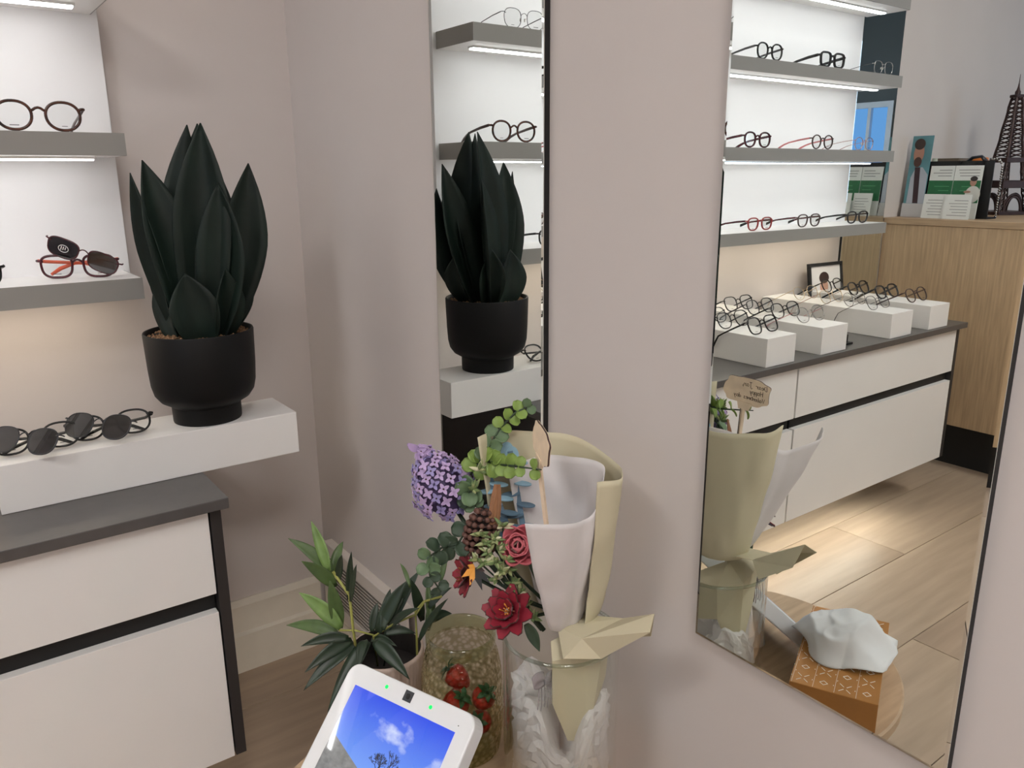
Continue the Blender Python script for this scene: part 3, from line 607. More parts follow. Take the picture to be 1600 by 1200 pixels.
# lilac spray
lc = P(690, 757, 0.965)
ax = (P(662, 712, 0.965) - P(712, 800, 0.965)).normalized()
lil = thing('lilac_flower', 'purple wooden lilac spray of four-petal florets at the left of the bouquet', 'flower')
orient(lil, *frame_from(ax), lc)
core = MB().lathe([(0.0, -0.040), (0.018, -0.034), (0.030, -0.014), (0.028, 0.010), (0.014, 0.034), (0.0, 0.048)], 16).obj('core', LILACD, lil)
fl = MB()
for k in range(4):
    a = k * PI / 2; ex, ey = Vector((math.cos(a), math.sin(a), 0)), Vector((-math.sin(a), math.cos(a), 0))
    fl.prism([(x, y) for x, y in petal_outline(0.0072, 0.0042, k=6, base=0.12)], 0.0012, (0, 0, 0), ey, ex)
fl.tube([(0, 0, -0.016), (0, 0, 0)], 0.0012, 5)
flm = fl.mesh('floret'); flm.materials.append(LILAC)
fc_ = MB().lathe([(0, 0.0016), (0.0011, 0.0014), (0.0011, 0.0)], 8).mesh('floret_eye'); fc_.materials.append(BURN)
fl2 = flm.copy(); fl2.materials.clear(); fl2.materials.append(wood('lilac_blue_wood', (150, 140, 190)))
for k in range(120):
    v = (k + 0.5) / 120; z = -0.040 + 0.088 * v; rr = [0.020, 0.036, 0.040, 0.038, 0.032, 0.022, 0.010][min(6, int(v * 7))]
    a = k * 2.39996; rr *= rnd(.88, 1.06); d = Vector((rr * math.cos(a), rr * math.sin(a), z)); nrm = Vector((math.cos(a), math.sin(a), (v - 0.45) * 1.6)).normalized()
    o = link('floret', flm if k % 3 else fl2, None, lil, d, nrm.to_track_quat('Z', 'Y').to_euler())
    if k % 2 == 0: link('floret_eye', fc_, None, o)
for k in range(7):
    a = k * 0.9; sp = MB().prism(petal_outline(0.016, 0.0075, k=8), 0.0015, (0, 0, 0), (1, 0, 0), (0, 0, 1)).obj('bud_petal', LILAC, lil, loc=(0.006 * math.cos(a), 0.006 * math.sin(a), 0.036 + 0.0025 * k), rot=(0.7 * math.sin(a), 0.7 * math.cos(a), a))
q = [P(712, 795, .965), P(735, 830, .96), P(770, 885, .955), P(850, 985, .955)]
inv = lil.matrix_basis.inverted()
MB().tube([inv @ p for p in q], 0.0028, 8).obj('stem', STEMG, lil, smooth=True)
def stem_to(parent, frm, d0=0.95, r=0.0022, m=None):
    iv = parent.matrix_basis.inverted(); e = Vector((-0.155, -1.128, 0.668)); f = Vector(frm)
    MB().tube([iv @ f, iv @ (f.lerp(e, .5) + Vector((0, 0, -0.006))), iv @ e], r, 7).obj('stem', m or STEMG, parent, smooth=True)
# layered wooden flower
def layered_flower(name, label, c, axis, rings, m, core_m, tip_m, roll=0.0, stem=True):
    t = thing(name, label, 'flower'); orient(t, *frame_from(axis), c)
    for (np_, L, W, r0, tilt, z0, off) in rings:
        me = MB().prism(petal_outline(L, W, k=9), 0.0016, (0, 0, 0), (1, 0, 0), (0, 1, 0)).mesh('petal'); me.materials.append(m)
        eg = MB().prism([(x * 1.05, y * 1.02) for x, y in petal_outline(L, W, k=9)], 0.0011, (0, 0, 0), (1, 0, 0), (0, 1, 0)).mesh('petal_edge'); eg.materials.append(BURN)
        for k in range(np_):
            a = 2 * PI * k / np_ + off + roll; d = Vector((math.cos(a), math.sin(a), 0))
            mm = Matrix.Rotation(a - PI / 2, 4, 'Z') @ Matrix.Rotation(tilt + rnd(-.06, .06), 4, 'X'); mm.translation = d * r0 + Vector((0, 0, z0))
            o = link('petal', me, None, t); o.matrix_basis = mm
            e = link('burnt_edge', eg, None, o); e.location = (0, 0, -0.0008)
    for k in range(26):
        a, r = k * 2.4, 0.0105 * math.sqrt(k / 26); h = rnd(0.008, 0.015)
        MB().tube([(r * math.cos(a) * .6, r * math.sin(a) * .6, 0.001), (r * math.cos(a) * 1.3, r * math.sin(a) * 1.3, h)], (0.0007, 0.0012), 4).obj('stamen', tip_m if k < 8 else core_m, t)
    if stem: stem_to(t, c)
    return t
ax_r2 = (CP - P(795, 957, .9)).normalized() + CR * -0.45 + CU * 0.25
layered_flower('red_wooden_flower', 'large dark red wooden flower with orange stamens above the vase rim', P(795, 957, 0.905), ax_r2, [(8, 0.026, 0.0150, 0.006, 0.30, 0.0, 0.1), (8, 0.022, 0.0135, 0.005, 0.75, 0.003, 0.45), (6, 0.017, 0.0105, 0.004, 1.1, 0.005, 0.2)], REDW, COREW, ORANGEW)
ax_r1 = (CP - P(727, 897, .9)).normalized() * 0.35 + CR * -1.0 + CU * 0.05
layered_flower('red_wooden_flower', 'smaller dark red wooden flower seen from the side, left of the succulents', P(733, 897, 0.925), ax_r1, [(7, 0.023, 0.0150, 0.005, 0.25, 0.0, 0.1), (6, 0.018, 0.0125, 0.004, 0.75, 0.003, 0.5)], REDW, COREW, COREW)
# pink rose
rc = P(815, 853, 0.915); ax_p = (CP - rc).normalized() + CR * -0.25 + CU * 0.05
ro = thing('pink_wooden_rose', 'dusty pink wooden rose tucked against the white paper', 'flower'); orient(ro, *frame_from(ax_p), rc)
for np_, R, w0, tl, zo, off in ((6, 0.027, 0.024, 0.55, -0.004, 0.2), (5, 0.020, 0.021, 0.85, 0.002, 0.7), (4, 0.013, 0.016, 1.1, 0.006, 0.1)):
    def cup(u, v, R=R, w0=w0):
        s = (u - 0.5) * 2; e = math.sqrt(max(0, 1 - (s * 0.92) ** 2)); x = s * w0 / 2 * (0.6 + 0.5 * math.sin(v * PI * 0.75)); y = v * R * (0.6 + 0.4 * e) ; return (x, y - 0.10 * w0 * s * s, 0.34 * w0 * s * s + 0.006 * v * v)
    me = MB().grid(cup, 9, 8).mesh('petal', True); me.materials.append(PINKW)
    for k in range(np_):
        a = 2 * PI * k / np_ + off; mm = Matrix.Rotation(a - PI / 2, 4, 'Z') @ Matrix.Rotation(tl, 4, 'X'); mm.translation = Vector((math.cos(a) * 0.005, math.sin(a) * 0.005, zo))
        o = link('petal', me, None, ro, thick=0.0016); o.matrix_basis = mm
        link('pin_hole', fc_, None, o, (0, R * 0.72, 0.002))
for k in range(9):
    a = k * 2.4; r = 0.0028 * math.sqrt(k)
    MB().obox((r * math.cos(a), r * math.sin(a), 0.012), (math.cos(a), math.sin(a), 0), (-math.sin(a), math.cos(a), 0), (0, 0, 1), 0.0016, 0.008, 0.014).obj('heart_petal', BROWNW if k % 2 else PINKW, ro)
stem_to(ro, rc)
# brown cone made of stacked knobs
bc = P(752, 832, 0.925); ax_b = CU + CR * 0.12
br_ = thing('brown_wooden_cone', 'brown wooden cone of stacked knobbly rings beside the lilac', 'flower'); orient(br_, *frame_from(ax_b), bc)
kn = MB().lathe([(0, -0.0034), (0.0026, -0.0022), (0.0034, 0), (0.0026, 0.0022), (0, 0.0034)], 8).mesh('knob', True); kn.materials.append(BROWNW)
for j in range(8):
    R = [0.011, 0.0155, 0.018, 0.019, 0.0185, 0.0165, 0.0135, 0.009][j]; n = max(7, int(R * 760)); z = -0.026 + j * 0.0072
    MB().lathe([(0, -0.0012), (R, -0.0012), (R, 0.0012), (0, 0.0012)], 14).obj('ring', BURN, br_, loc=(0, 0, z))
    for k in range(n): link('knob', kn, None, br_, (R * math.cos(2 * PI * k / n + j * .3), R * math.sin(2 * PI * k / n + j * .3), z))
for k in range(3):
    o = MB().prism(petal_outline(0.052, 0.0085, k=9), 0.0014, (0, 0, 0), (1, 0, 0), (0, 1, 0)).obj('bract', wood('bract_wood', (150, 106, 74)), br_); o.matrix_basis = Matrix.Translation(Vector(br_.matrix_basis.inverted() @ P(768 + 3 * k, 826, .92))) @ Matrix.Rotation(1.5, 4, 'X') @ Matrix.Rotation(0.5 * k, 4, 'Y')
stem_to(br_, bc)
# small orange and dark flower
oc = P(742, 888, 0.905)
ol_ = thing('orange_wooden_flower', 'small orange and black pointed wooden flower beside the side-on red flower', 'flower'); orient(ol_, *frame_from((CP - oc).normalized() + CR * 0.2 - CU * 0.1), oc)
for a, L, mm_ in ((3.55, 0.019, ORANGEW), (4.25, 0.020, ORANGEW), (4.9, 0.026, BLACK), (5.4, 0.024, BLACK), (2.6, 0.010, ORANGEW), (5.9, 0.012, BURN)):
    L2 = L; o = MB().prism([(0.0006, 0), (0.0040, L2 * .45), (0, L2), (-0.0040, L2 * .45), (-0.0006, 0)], 0.0014, (0, 0, 0), (1, 0, 0), (0, 1, 0)).obj('petal', mm_, ol_, rot=(0.25, 0, a - PI / 2))
stem_to(ol_, oc, r=0.0014)
# blue wooden flower: two upright ladder strips with oval petals
bl = thing('blue_wooden_flower', 'pale blue wooden flower of stacked oval petals behind the stake', 'flower')
for (x0, y0, x1, y1, dd) in ((822, 850, 797, 705, .96), (800, 842, 765, 745, .95)):
    a, b = P(x0, y0, dd), P(x1, y1, dd); ex, ey, ez = frame_from(b - a, CF)
    MB().obox((a + b) / 2, ex, ey, ez, 0.0066, 0.0016, (b - a).length).obj('stalk', BLUED, bl)
    for k in range(8):
        c = a.lerp(b, 0.08 + 0.115 * k); s = 1 if k % 2 else -1
        o = MB().prism([(0.0115 * math.cos(q_), 0.0055 * math.sin(q_)) for q_ in [2 * PI * i / 16 for i in range(16)]], 0.0013, (0, 0, 0), (1, 0, 0), (0, 1, 0)).obj('petal', BLUEW if k > 4 else BLUED, bl)
        zz = (CU + CF * -0.45 + CR * 0.15 * s).normalized(); exx = (CR - zz * CR.dot(zz)).normalized(); orient(o, exx, zz.cross(exx), zz, c + CR * (0.008 * s) - CF * 0.002)
for (x_, y_) in ((800, 712), (792, 705), (783, 712)):
    o = MB().prism([(0.0085 * math.cos(q_), 0.0115 * math.sin(q_)) for q_ in [2 * PI * i / 18 for i in range(18)]], 0.0013, (0, 0, 0), (1, 0, 0), (0, 1, 0)).obj('petal', BLUEW, bl); orient(o, (CR + CF * .2).normalized(), CU, (CR + CF * .2).normalized().cross(CU), P(x_, y_, .962))
stem_to(bl, P(818, 850, .96))
# eucalyptus sprays
def round_leaf_mesh(s, m, name='leaf'):
    def fn(u, v):
        a = (u - .5) * 2; w = math.sqrt(max(0.0, 1 - (2 * v - 1) ** 2)) ** 0.9 * 0.5 * s; return (a * w, v * s, 0.12 * s * (a * a) + 0.10 * s * math.sin(v * PI))
    me = MB().grid(fn, 7, 9).mesh(name, True); me.materials.append(m); return me
def eucalyptus(label, pts, leaves, size, mats, group='eucalyptus sprigs in the bouquet'):
    t = thing('eucalyptus_sprig', label, 'sprig', group=group)
    MB().tube(pts, [0.0013] * (len(pts) - 1) + [0.0007], 6).obj('stem', STEMG, t, smooth=True)
    mes = [round_leaf_mesh(size * f, m) for f, m in ((1, mats[0]), (0.85, mats[1]), (0.7, mats[0]))]
    for i, (c, dirv, k) in enumerate(leaves):
        y = Vector(dirv).normalized(); z = (vdir + Vector((rnd(-.6, .6), rnd(-.6, .6), rnd(-.1, .7)))); z = (z - y * z.dot(y)).normalized(); x = y.cross(z)
        o = link('leaf', mes[k], None, t, thick=0.0006); orient(o, x, y, z, c)
    return t
def along(path, n, k0=0, k1=0, spread=0.9):
    L = []; path = [Vector(p) for p in path]; segs = len(path) - 1
    for i in range(n):
        f = (i + 0.5) / n * segs; s = min(int(f), segs - 1); c = path[s].lerp(path[s + 1], f - s); tdir = (path[s + 1] - path[s]).normalized()
        for sg in (-1, 1):
            sd = (tdir.cross(vdir)).normalized() * sg + tdir * 0.45 + vdir * rnd(-.5, .5)
            L.append((c, sd, 0 if i < n * .4 else (1 if i < n * .75 else 2)))
    return L
pa = [P(755, 725, .945), P(768, 692, .94), P(782, 668, .94), P(805, 645, .94), P(832, 632, .935)]
eucalyptus('eucalyptus sprig rising highest against the plant mirror', pa, along(pa, 7), 0.0165, (EUC, LIME))
pb = [P(735, 742, .95), P(752, 718, .945), P(775, 725, .935), P(800, 728, .918), P(846, 734, .876)]
eucalyptus('lime green eucalyptus sprig reaching across to the wooden stake', pb, along(pb, 8), 0.0185, (LIME, LIME))
pc = [P(735, 820, .93), P(715, 850, .925), P(690, 856, .92), P(668, 872, .915), P(672, 900, .915), P(690, 925, .915)]
eucalyptus('dark green eucalyptus sprig drooping left over the bamboo', pc, along(pc, 8), 0.0185, (EUCD, EUC))
pd = [P(745, 760, .94), P(728, 770, .935), P(742, 790, .94)]
eucalyptus('grey green eucalyptus leaves tucked behind the lilac', pd, along(pd, 4), 0.0200, (EUC, EUCD))
# succulent spray
su = thing('succulent_spray', 'pale green pointed succulent spray in the middle of the bouquet', 'sprig')
def bud(m):
    me = MB().lathe([(0, 0), (0.0018, 0.0015), (0.0027, 0.005), (0.0017, 0.010), (0, 0.0145)], 7).mesh('leaf', True); me.materials.append(m); return me
buds = [bud(PALEG), bud(mat('succulent_green', rgb(112, 132, 84), 0.5, var=0.2, scale=60)), bud(mat('succulent_tip', rgb(214, 212, 178), 0.5, var=0.1))]
for (x_, y_, d_) in ((752, 835, .905), (760, 848, .90), (772, 842, .905), (765, 862, .90), (780, 860, .905), (790, 875, .905), (775, 878, .90), (760, 878, .905), (745, 875, .905), (785, 893, .905), (795, 890, .91), (785, 822, .91), (775, 905, .915), (812, 925, .915), (820, 945, .92), (800, 912, .92), (832, 965, .92), (750, 735, .925), (740, 765, .93)):
    c = P(x_, y_, d_)
    for k in range(9):
        d = Vector((rnd(-1, 1), rnd(-1, 1), rnd(-.3, 1.1))) + vdir * 0.5
        o = link('leaf', buds[random.choice((0, 0, 1, 1, 2))], None, su, c, d.normalized().to_track_quat('Z', 'Y').to_euler()); o.scale = (1, 1, rnd(.75, 1.15))
    if y_ > 780: MB().tube([c, c.lerp(P(800, 925, .925), .6), P(845, 985, .945)], 0.0011, 5).obj('stem', STEMG, su)
# dark leaf low beside the vase rim
sl_ = tag(sword_leaf(P(822, 975, .915), P(843, 1018, .92), 0.013, (0, 0, 0.003), 0.4, vdir, name='dark_bouquet_leaf', parent=None, m=EUCD), 'single dark blue-green leaf at the vase rim under the red flower', 'leaf')

# ------------------------------------------------------------------ wooden stake with written tag
e1 = Vector((0.385, 0.905, 0.17)).normalized(); e2 = Vector((0.0, -0.17, 1.0)); e2 = (e2 - e1 * e2.dot(e1)).normalized(); e3 = e1.cross(e2)
tgc = Vector((-0.180, -1.132, 0.887))
tg = thing('gift_tag_stake', 'plywood stake with a scalloped tag handwritten towards the wall', 'tag'); orient(tg, e1, e2, e3, tgc)
ou = []
for k in range(64):
    a = 2 * PI * k / 64; c, s_ = math.cos(a), math.sin(a); r = 1.0 + 0.045 * math.cos(7 * a + 0.6)
    ou.append((0.031 * math.copysign(abs(c) ** .55, c) * r, 0.0185 * math.copysign(abs(s_) ** .6, s_) * r))
MB().prism(ou, 0.0030).obj('tag_plate', PLY, tg)
MB().prism([(a * 1.006, b * 1.008) for a, b in ou], 0.0020).obj('burnt_edge', BURN, tg)
MB().prism([(-0.008, -0.030), (0.006, -0.030), (0.010, -0.019), (-0.011, -0.019)], 0.0052, (0, 0.003, 0)).obj('tag_clip', PLY, tg)
iv = tg.matrix_basis.inverted(); sb = iv @ Vector((-0.158, -1.130, 0.690))
MB().tube([(0, -0.024, 0), Vector((0, -0.024, 0)).lerp(sb, .5), sb], (0.0030, 0.0030), 4).obj('stake', PLY, tg)
MB().tube([(0.0028, -0.026, 0.0028), Vector((0.0028, -0.026, 0.0028)).lerp(sb, .98)], (0.0006, 0.0006), 4).obj('stake_groove', BURN, tg)
GL = {'D': [[(0, 0), (0.1, 1), (.55, .8), (.6, .35), (.3, 0), (0, 0)]], 'e': [[(0, .3), (.4, .35), (.35, .6), (.1, .55), (0, .25), (.2, 0), (.5, .1)]], 'a': [[(.45, .5), (.2, .6), (0, .3), (.15, 0), (.4, .15), (.45, .55), (.45, .1), (.6, 0)]], 'r': [[(0, .55), (.1, 0), (.1, .35), (.3, .6), (.5, .5)]],
      'J': [[(.1, 1), (.7, 1)], [(.45, 1), (.4, 0), (.2, -.35), (0, -.1)]], 'n': [[(0, .55), (.05, 0), (.1, .4), (.3, .58), (.4, .4), (.45, 0)]], ',': [[(.1, .1), (0, -.25)]], 'H': [[(0, 1), (0, 0)], [(.55, 1), (.5, 0)], [(0, .5), (.55, .5)]], 'p': [[(0, .55), (0, -.4)], [(0, .5), (.35, .55), (.4, .15), (0, .05)]],
      'y': [[(0, .55), (.2, .1)], [(.45, .55), (.1, -.4)]], 'V': [[(0, 1), (.25, 0), (.6, 1)]], 'l': [[(.1, 0), (0, .3), (.15, 1), (.05, .2), (.25, 0)]], 't': [[(.1, .9), (.1, 0), (.3, .05)], [(-.1, .6), (.35, .6)]], 'i': [[(.05, .55), (.05, 0)]], 's': [[(.4, .5), (.1, .55), (.1, .35), (.4, .2), (.3, 0), (0, .05)]], 'd': [[(.4, .45), (.1, .5), (0, .15), (.2, 0), (.42, .2), (.45, 1), (.45, 0)]]}
wr = MB()
for txt, x0, y0, h in (('Dear Jan,', -0.026, 0.0075, 0.0068), ('Happy', -0.022, -0.0015, 0.0068), ('Valentines day', -0.0265, -0.0105, 0.0062)):
    x = x0
    for ch in txt:
        if ch == ' ': x += h * 0.55; continue
        for st_ in GL[ch]: wr.tube([(x + a * h * .9 + b * h * .15, y0 + b * h, 0.00165) for a, b in st_], 0.00033, 4)
        x += h * (max(a for st_ in GL[ch] for a, b in st_) * .9 + 0.10)
wr.obj('handwriting', mat('ink_brown', rgb(52, 34, 28), 0.7), tg)

# ------------------------------------------------------------------ bamboo in a ribbed pot
BX, BY, BH, BR = -0.255, -0.870, 0.118, 0.0535
bp_ = thing('potted_bamboo', 'artificial bamboo with long green leaves in a ribbed beige pot', 'plant', (BX, BY, TZ))
def ribpot(u, v):
    tab = [(0.0, 0.042, 0.0), (0.1, 0.046, 0.006), (0.6, BR, BH * .8), (0.9, BR + .001, BH - .001), (0.94, BR, BH), (1.0, BR - .003, BH)]
    r, z = lerp_tab(tab, v); a = u * 2 * PI; r += (0.0007 * math.cos(48 * a) if 0.1 < v < 0.85 else 0); return (r * math.cos(a), r * math.sin(a), z)
POTR = mat('ribbed_beige', rgb(196, 176, 164), 0.6, var=0.05)
MB().grid(ribpot, 192, 12, True).obj('pot', POTR, bp_, smooth=True)
MB().lathe([(BR - .003, BH), (BR - .004, BH - .035), (0, BH - .036), ], 40).obj('pot_inside', mat('pot_dark_inside', rgb(40, 34, 32), 0.8), bp_)
MB().lathe([(0, 0), (0.042, 0)], 40).obj('pot_base', POTR, bp_)
BLD, BLM, BLL = mat('bamboo_dark', rgb(36, 52, 36), 0.42, var=0.25, scale=50), mat('bamboo_mid', rgb(76, 98, 52), 0.45, var=0.2, scale=50), mat('bamboo_light', rgb(112, 140, 76), 0.45, var=0.2, scale=50)
BO = Vector((BX, BY, TZ))
BD = 1.10
BLEAVES = [((486, 814), (514, 893), BLL, .017), ((450, 841), (524, 898), BLM, .018), ((471, 877), (524, 917), BLM, .020), ((536, 846), (520, 895), BLM, .014), ((534, 867), (529, 908), BLD, .010), ((549, 862), (545, 937), BLD, .010), ((557, 882), (548, 940), BLD, .008), ((515, 907), (531, 982), BLM, .020), ((467, 926), (533, 981), BLL, .022), ((447, 977), (527, 990), BLM, .019), ((470, 1010), (545, 997), BLD, .016), ((476, 1051), (550, 1000), BLD, .019), ((474, 1079), (553, 1008), BLD, .020), ((512, 1112), (576, 1002), BLD, .024), ((505, 1150), (560, 1015), BLD, .020),
           ((656, 891), (608, 977), BLD, .018), ((635, 908), (590, 988), BLD, .020), ((590, 942), (581, 987), BLD, .012), ((706, 959), (676, 970), BLD, .013), ((625, 880), (641, 918), BLM, .006), ((642, 905), (660, 970), BLD, .015), ((699, 872), (689, 908), BLM, .008), ((640, 1062), (585, 1002), BLD, .021), ((668, 905), (672, 975), BLM, .010), ((650, 990), (600, 990), BLD, .013), ((706, 918), (670, 950), BLD, .011), ((620, 1010), (580, 1000), BLD, .012), ((560, 1045), (570, 1000), BLD, .018), ((680, 925), (668, 985), BLM, .013), ((610, 920), (598, 985), BLD, .014), ((655, 950), (605, 985), BLD, .014), ((700, 935), (655, 1000), BLD, .010)]
for i, (tp, bs, m_, wd) in enumerate(BLEAVES):
    db = BD + rnd(-.015, .015); dt = BD + rnd(-.035, .03)
    if tp[1] > 1040: dt = BD - 0.04
    a, b = P(*bs, db) - BO, P(*tp, dt) - BO
    sword_leaf(a, b, wd, (0, 0, 0.006), 0.3, vdir + Vector((rnd(-.4, .4), rnd(-.4, .4), rnd(-.1, .5))), parent=bp_, m=m_, belly=0.32, th=0.0007, nv=12, nu=5)
def bstem(pp, m_, r): MB().tube([P(*q_) - BO for q_ in pp], r, 6).obj('stem', m_, bp_, smooth=True)
bstem([(560, 1040, 1.12), (552, 985, 1.10), (546, 930, 1.10), (520, 893, 1.10)], STEMY, 0.0022)
bstem([(590, 1040, 1.13), (583, 992, 1.10), (555, 985, 1.10), (530, 985, 1.10)], STEMY, 0.0014)
bstem([(583, 995, 1.10), (615, 975, 1.10), (650, 960, 1.10), (665, 938, 1.09)], STEMY, 0.0014)
bstem([(652, 1040, 1.12), (651, 990, 1.11), (649, 955, 1.10), (662, 940, 1.10), (690, 932, 1.09)], STEMY, 0.0017)
bstem([(600, 1040, 1.13), (610, 980, 1.11), (630, 935, 1.10)], BLD, 0.0014)

# ------------------------------------------------------------------ textured glass jar with decorative strawberries
JX, JY = -0.200, -0.985
jar = thing('glass_jar', 'yellow-green honeycomb textured glass jar between vase and display', 'jar', (JX, JY, TZ))
JG = thin_glass('jar_glass', (0.90, 0.89, 0.74), 1.5, 0.05, 135, 1.0, (1, 0.98, 0.86), cells=((0.60, 0.57, 0.40), (0.97, 0.95, 0.84))); JR = thin_glass('jar_rim_glass', (0.78, 0.80, 0.64), 1.6, 0.0)  # cell tint paints in the dark refraction of the embossing
JO = [(0.0, 0.0), (0.044, 0.0), (0.050, 0.006), (0.0545, 0.040), (0.0555, 0.085), (0.0535, 0.125), (0.0490, 0.150), (0.0450, 0.162)]
def hexjar(u, v, inner=False):
    f = v * (len(JO) - 2); i = min(int(f), len(JO) - 3); (r0, z0_), (r1, z1_) = JO[i + 1], JO[i + 2]; r = r0 + (r1 - r0) * (f - i); z = z0_ + (z1_ - z0_) * (f - i); a = u * 2 * PI
    q = v * 30; r += 0.0008 * abs(math.sin(PI * q)) * abs(math.cos(20 * a + (PI / 2) * (int(q) % 2))); return (r * math.cos(a), r * math.sin(a), z)
MB().grid(hexjar, 160, 91, True).obj('jar_body', JG, jar, smooth=True)
MB().lathe([(0, 0.002), (0.044, 0.002), (0.044, 0.0)], 48).obj('jar_base', JR, jar, smooth=True)
MB().lathe([(0.0450, 0.162), (0.0468, 0.166), (0.0472, 0.178), (0.0458, 0.181), (0.0436, 0.181), (0.0424, 0.178), (0.0420, 0.166), (0.0425, 0.160)], 56).obj('jar_rim', JR, jar, smooth=True)
SB, SG = mat('strawberry_red', rgb(168, 34, 24), 0.35, var=0.25, scale=120, bump=0.6, bscale=260), mat('strawberry_leaf', rgb(38, 92, 64), 0.5, var=0.2)
for i, (dx, dy, dz, rx, ry, sc) in enumerate(((-0.022, -0.018, 0.086, 0.5, 0.3, 1.0), (0.020, -0.020, 0.080, 0.3, -0.5, 1.05), (-0.016, -0.022, 0.040, 2.2, 0.4, .95), (0.022, -0.012, 0.038, -0.6, 0.8, .95), (0.0, 0.022, 0.060, 0.2, 2.2, 1.0), (0.004, 0.016, 0.100, 0.3, -0.9, .95))):
    t = thing('strawberry_ornament', ('red strawberry ornament upper left in the glass jar', 'red strawberry ornament with tall green cap upper right in the glass jar', 'red strawberry ornament lower left in the glass jar', 'red strawberry ornament lower right in the glass jar', 'red strawberry ornament at the back of the glass jar', 'red strawberry ornament topmost at the back of the glass jar')[i], 'ornament', (JX + dx, JY + dy, TZ + dz), (rx, ry, i), 'strawberry ornaments in the jar')
    MB().lathe([(0, -0.020), (0.007, -0.016), (0.0135, -0.006), (0.0165, 0.005), (0.0145, 0.012), (0.006, 0.016), (0, 0.0155)], 18).obj('berry', SB, t, smooth=True)
    for k in range(6):
        a = k * PI / 3; sword_leaf((0, 0, 0.016), (0.016 * math.cos(a), 0.016 * math.sin(a), 0.016 + 0.006 * (k % 2)), 0.008, (0, 0, 0.003), 0.3, (0, 0, 1), parent=t, m=SG, th=0.0005, nv=7, nu=4)
    MB().tube([(0, 0, 0.015), (0.001, 0, 0.023)], 0.0012, 6).obj('stalk', SG, t)

# ------------------------------------------------------------------ tilted desktop display
dn = Vector((-0.945, -0.33, 0)).normalized(); bt = math.radians(46)
dv = (dn * math.sin(bt) + Vector((0, 0, -math.cos(bt)))).normalized()      # down along the screen
du = Vector((0.33, -0.945, 0)).normalized()                                # to the viewer's right
dz_ = du.cross(-dv).normalized()                                           # out of the screen
DW, DL, DT = 0.206, 0.176, 0.026
TRp = Vector((-0.2575, -1.1125, 0.558))
dorg = TRp - du * (DW / 2)                                                 # middle of the top edge, front face
di = thing('desktop_display', 'white tilted desktop display with a lit landscape picture and two green lights', 'display'); orient(di, du, -dv, dz_, dorg)
def rrect(x0, x1, y0, y1, r, k=6):
    p = []
    for cx_, cy_, a0 in ((x1 - r, y1 - r, 0), (x0 + r, y1 - r, PI / 2), (x0 + r, y0 + r, PI), (x1 - r, y0 + r, 1.5 * PI)):
        p += [(cx_ + r * math.cos(a0 + PI / 2 * i / k), cy_ + r * math.sin(a0 + PI / 2 * i / k)) for i in range(k + 1)]
    return p
DWH = mat('device_white', rgb(236, 238, 240), 0.22, var=0.01, coat=0.3)
MB().prism(rrect(-DW / 2, DW / 2, -DL, 0, 0.017), DT, (0, 0, -DT / 2)).obj('casing', DWH, di, bevel=0.0022)
MB().prism(rrect(-DW / 2 + 0.003, DW / 2 - 0.003, -DL + 0.002, -0.151, 0.006), 0.0012, (0, 0, 0.0005)).obj('lower_trim', mat('device_grey', rgb(132, 134, 138), 0.35), di)
# picture: sky, clouds, hillside
sm = D.materials.new('lit_picture'); sm.use_nodes = True; nt = sm.node_tree; b = nt.nodes['Principled BSDF']
tc = nd(nt, 'ShaderNodeTexCoord'); sx = nd(nt, 'ShaderNodeSeparateXYZ'); nt.links.new(tc.outputs['Generated'], sx.inputs[0])
sky = nd(nt, 'ShaderNodeValToRGB'); sky.color_ramp.elements[0].color = (0.20, 0.42, 0.95, 1); sky.color_ramp.elements[1].color = (0.015, 0.07, 0.80, 1); sky.color_ramp.elements[0].position = 0.1
nt.links.new(sx.outputs[1], sky.inputs[0])
no = nd(nt, 'ShaderNodeTexNoise'); no.inputs['Scale'].default_value = 3.4; no.inputs['Detail'].default_value = 6; nt.links.new(tc.outputs['Generated'], no.inputs['Vector'])
cm = nd(nt, 'ShaderNodeMath', operation='SUBTRACT'); nt.links.new(no.outputs[0], cm.inputs[0])
hm = nd(nt, 'ShaderNodeMath', operation='MULTIPLY'); nt.links.new(sx.outputs[1], hm.inputs[0]); hm.inputs[1].default_value = 0.24; nt.links.new(hm.outputs[0], cm.inputs[1])
cr2 = nd(nt, 'ShaderNodeValToRGB'); cr2.color_ramp.elements[0].position = 0.43; cr2.color_ramp.elements[1].position = 0.60; nt.links.new(cm.outputs[0], cr2.inputs[0])
mx1 = nd(nt, 'ShaderNodeMixRGB'); nt.links.new(cr2.outputs[0], mx1.inputs[0]); nt.links.new(sky.outputs[0], mx1.inputs[1]); mx1.inputs[2].default_value = (0.75, 0.82, 1, 1)
gn = nd(nt, 'ShaderNodeTexNoise'); gn.inputs['Scale'].default_value = 22; gn.inputs['Detail'].default_value = 5; nt.links.new(tc.outputs['Generated'], gn.inputs['Vector'])
gr = nd(nt, 'ShaderNodeValToRGB'); gr.color_ramp.elements[0].color = (0.10, 0.10, 0.10, 1); gr.color_ramp.elements[1].color = (0.34, 0.34, 0.33, 1); nt.links.new(gn.outputs[0], gr.inputs[0])
hl = nd(nt, 'ShaderNodeMath', operation='MULTIPLY_ADD'); nt.links.new(sx.outputs[0], hl.inputs[0]); hl.inputs[1].default_value = -0.55; hl.inputs[2].default_value = 0.50
gt = nd(nt, 'ShaderNodeMath', operation='LESS_THAN'); nt.links.new(sx.outputs[1], gt.inputs[0]); nt.links.new(hl.outputs[0], gt.inputs[1])
mx2 = nd(nt, 'ShaderNodeMixRGB'); nt.links.new(gt.outputs[0], mx2.inputs[0]); nt.links.new(mx1.outputs[0], mx2.inputs[1]); nt.links.new(gr.outputs[0], mx2.inputs[2])
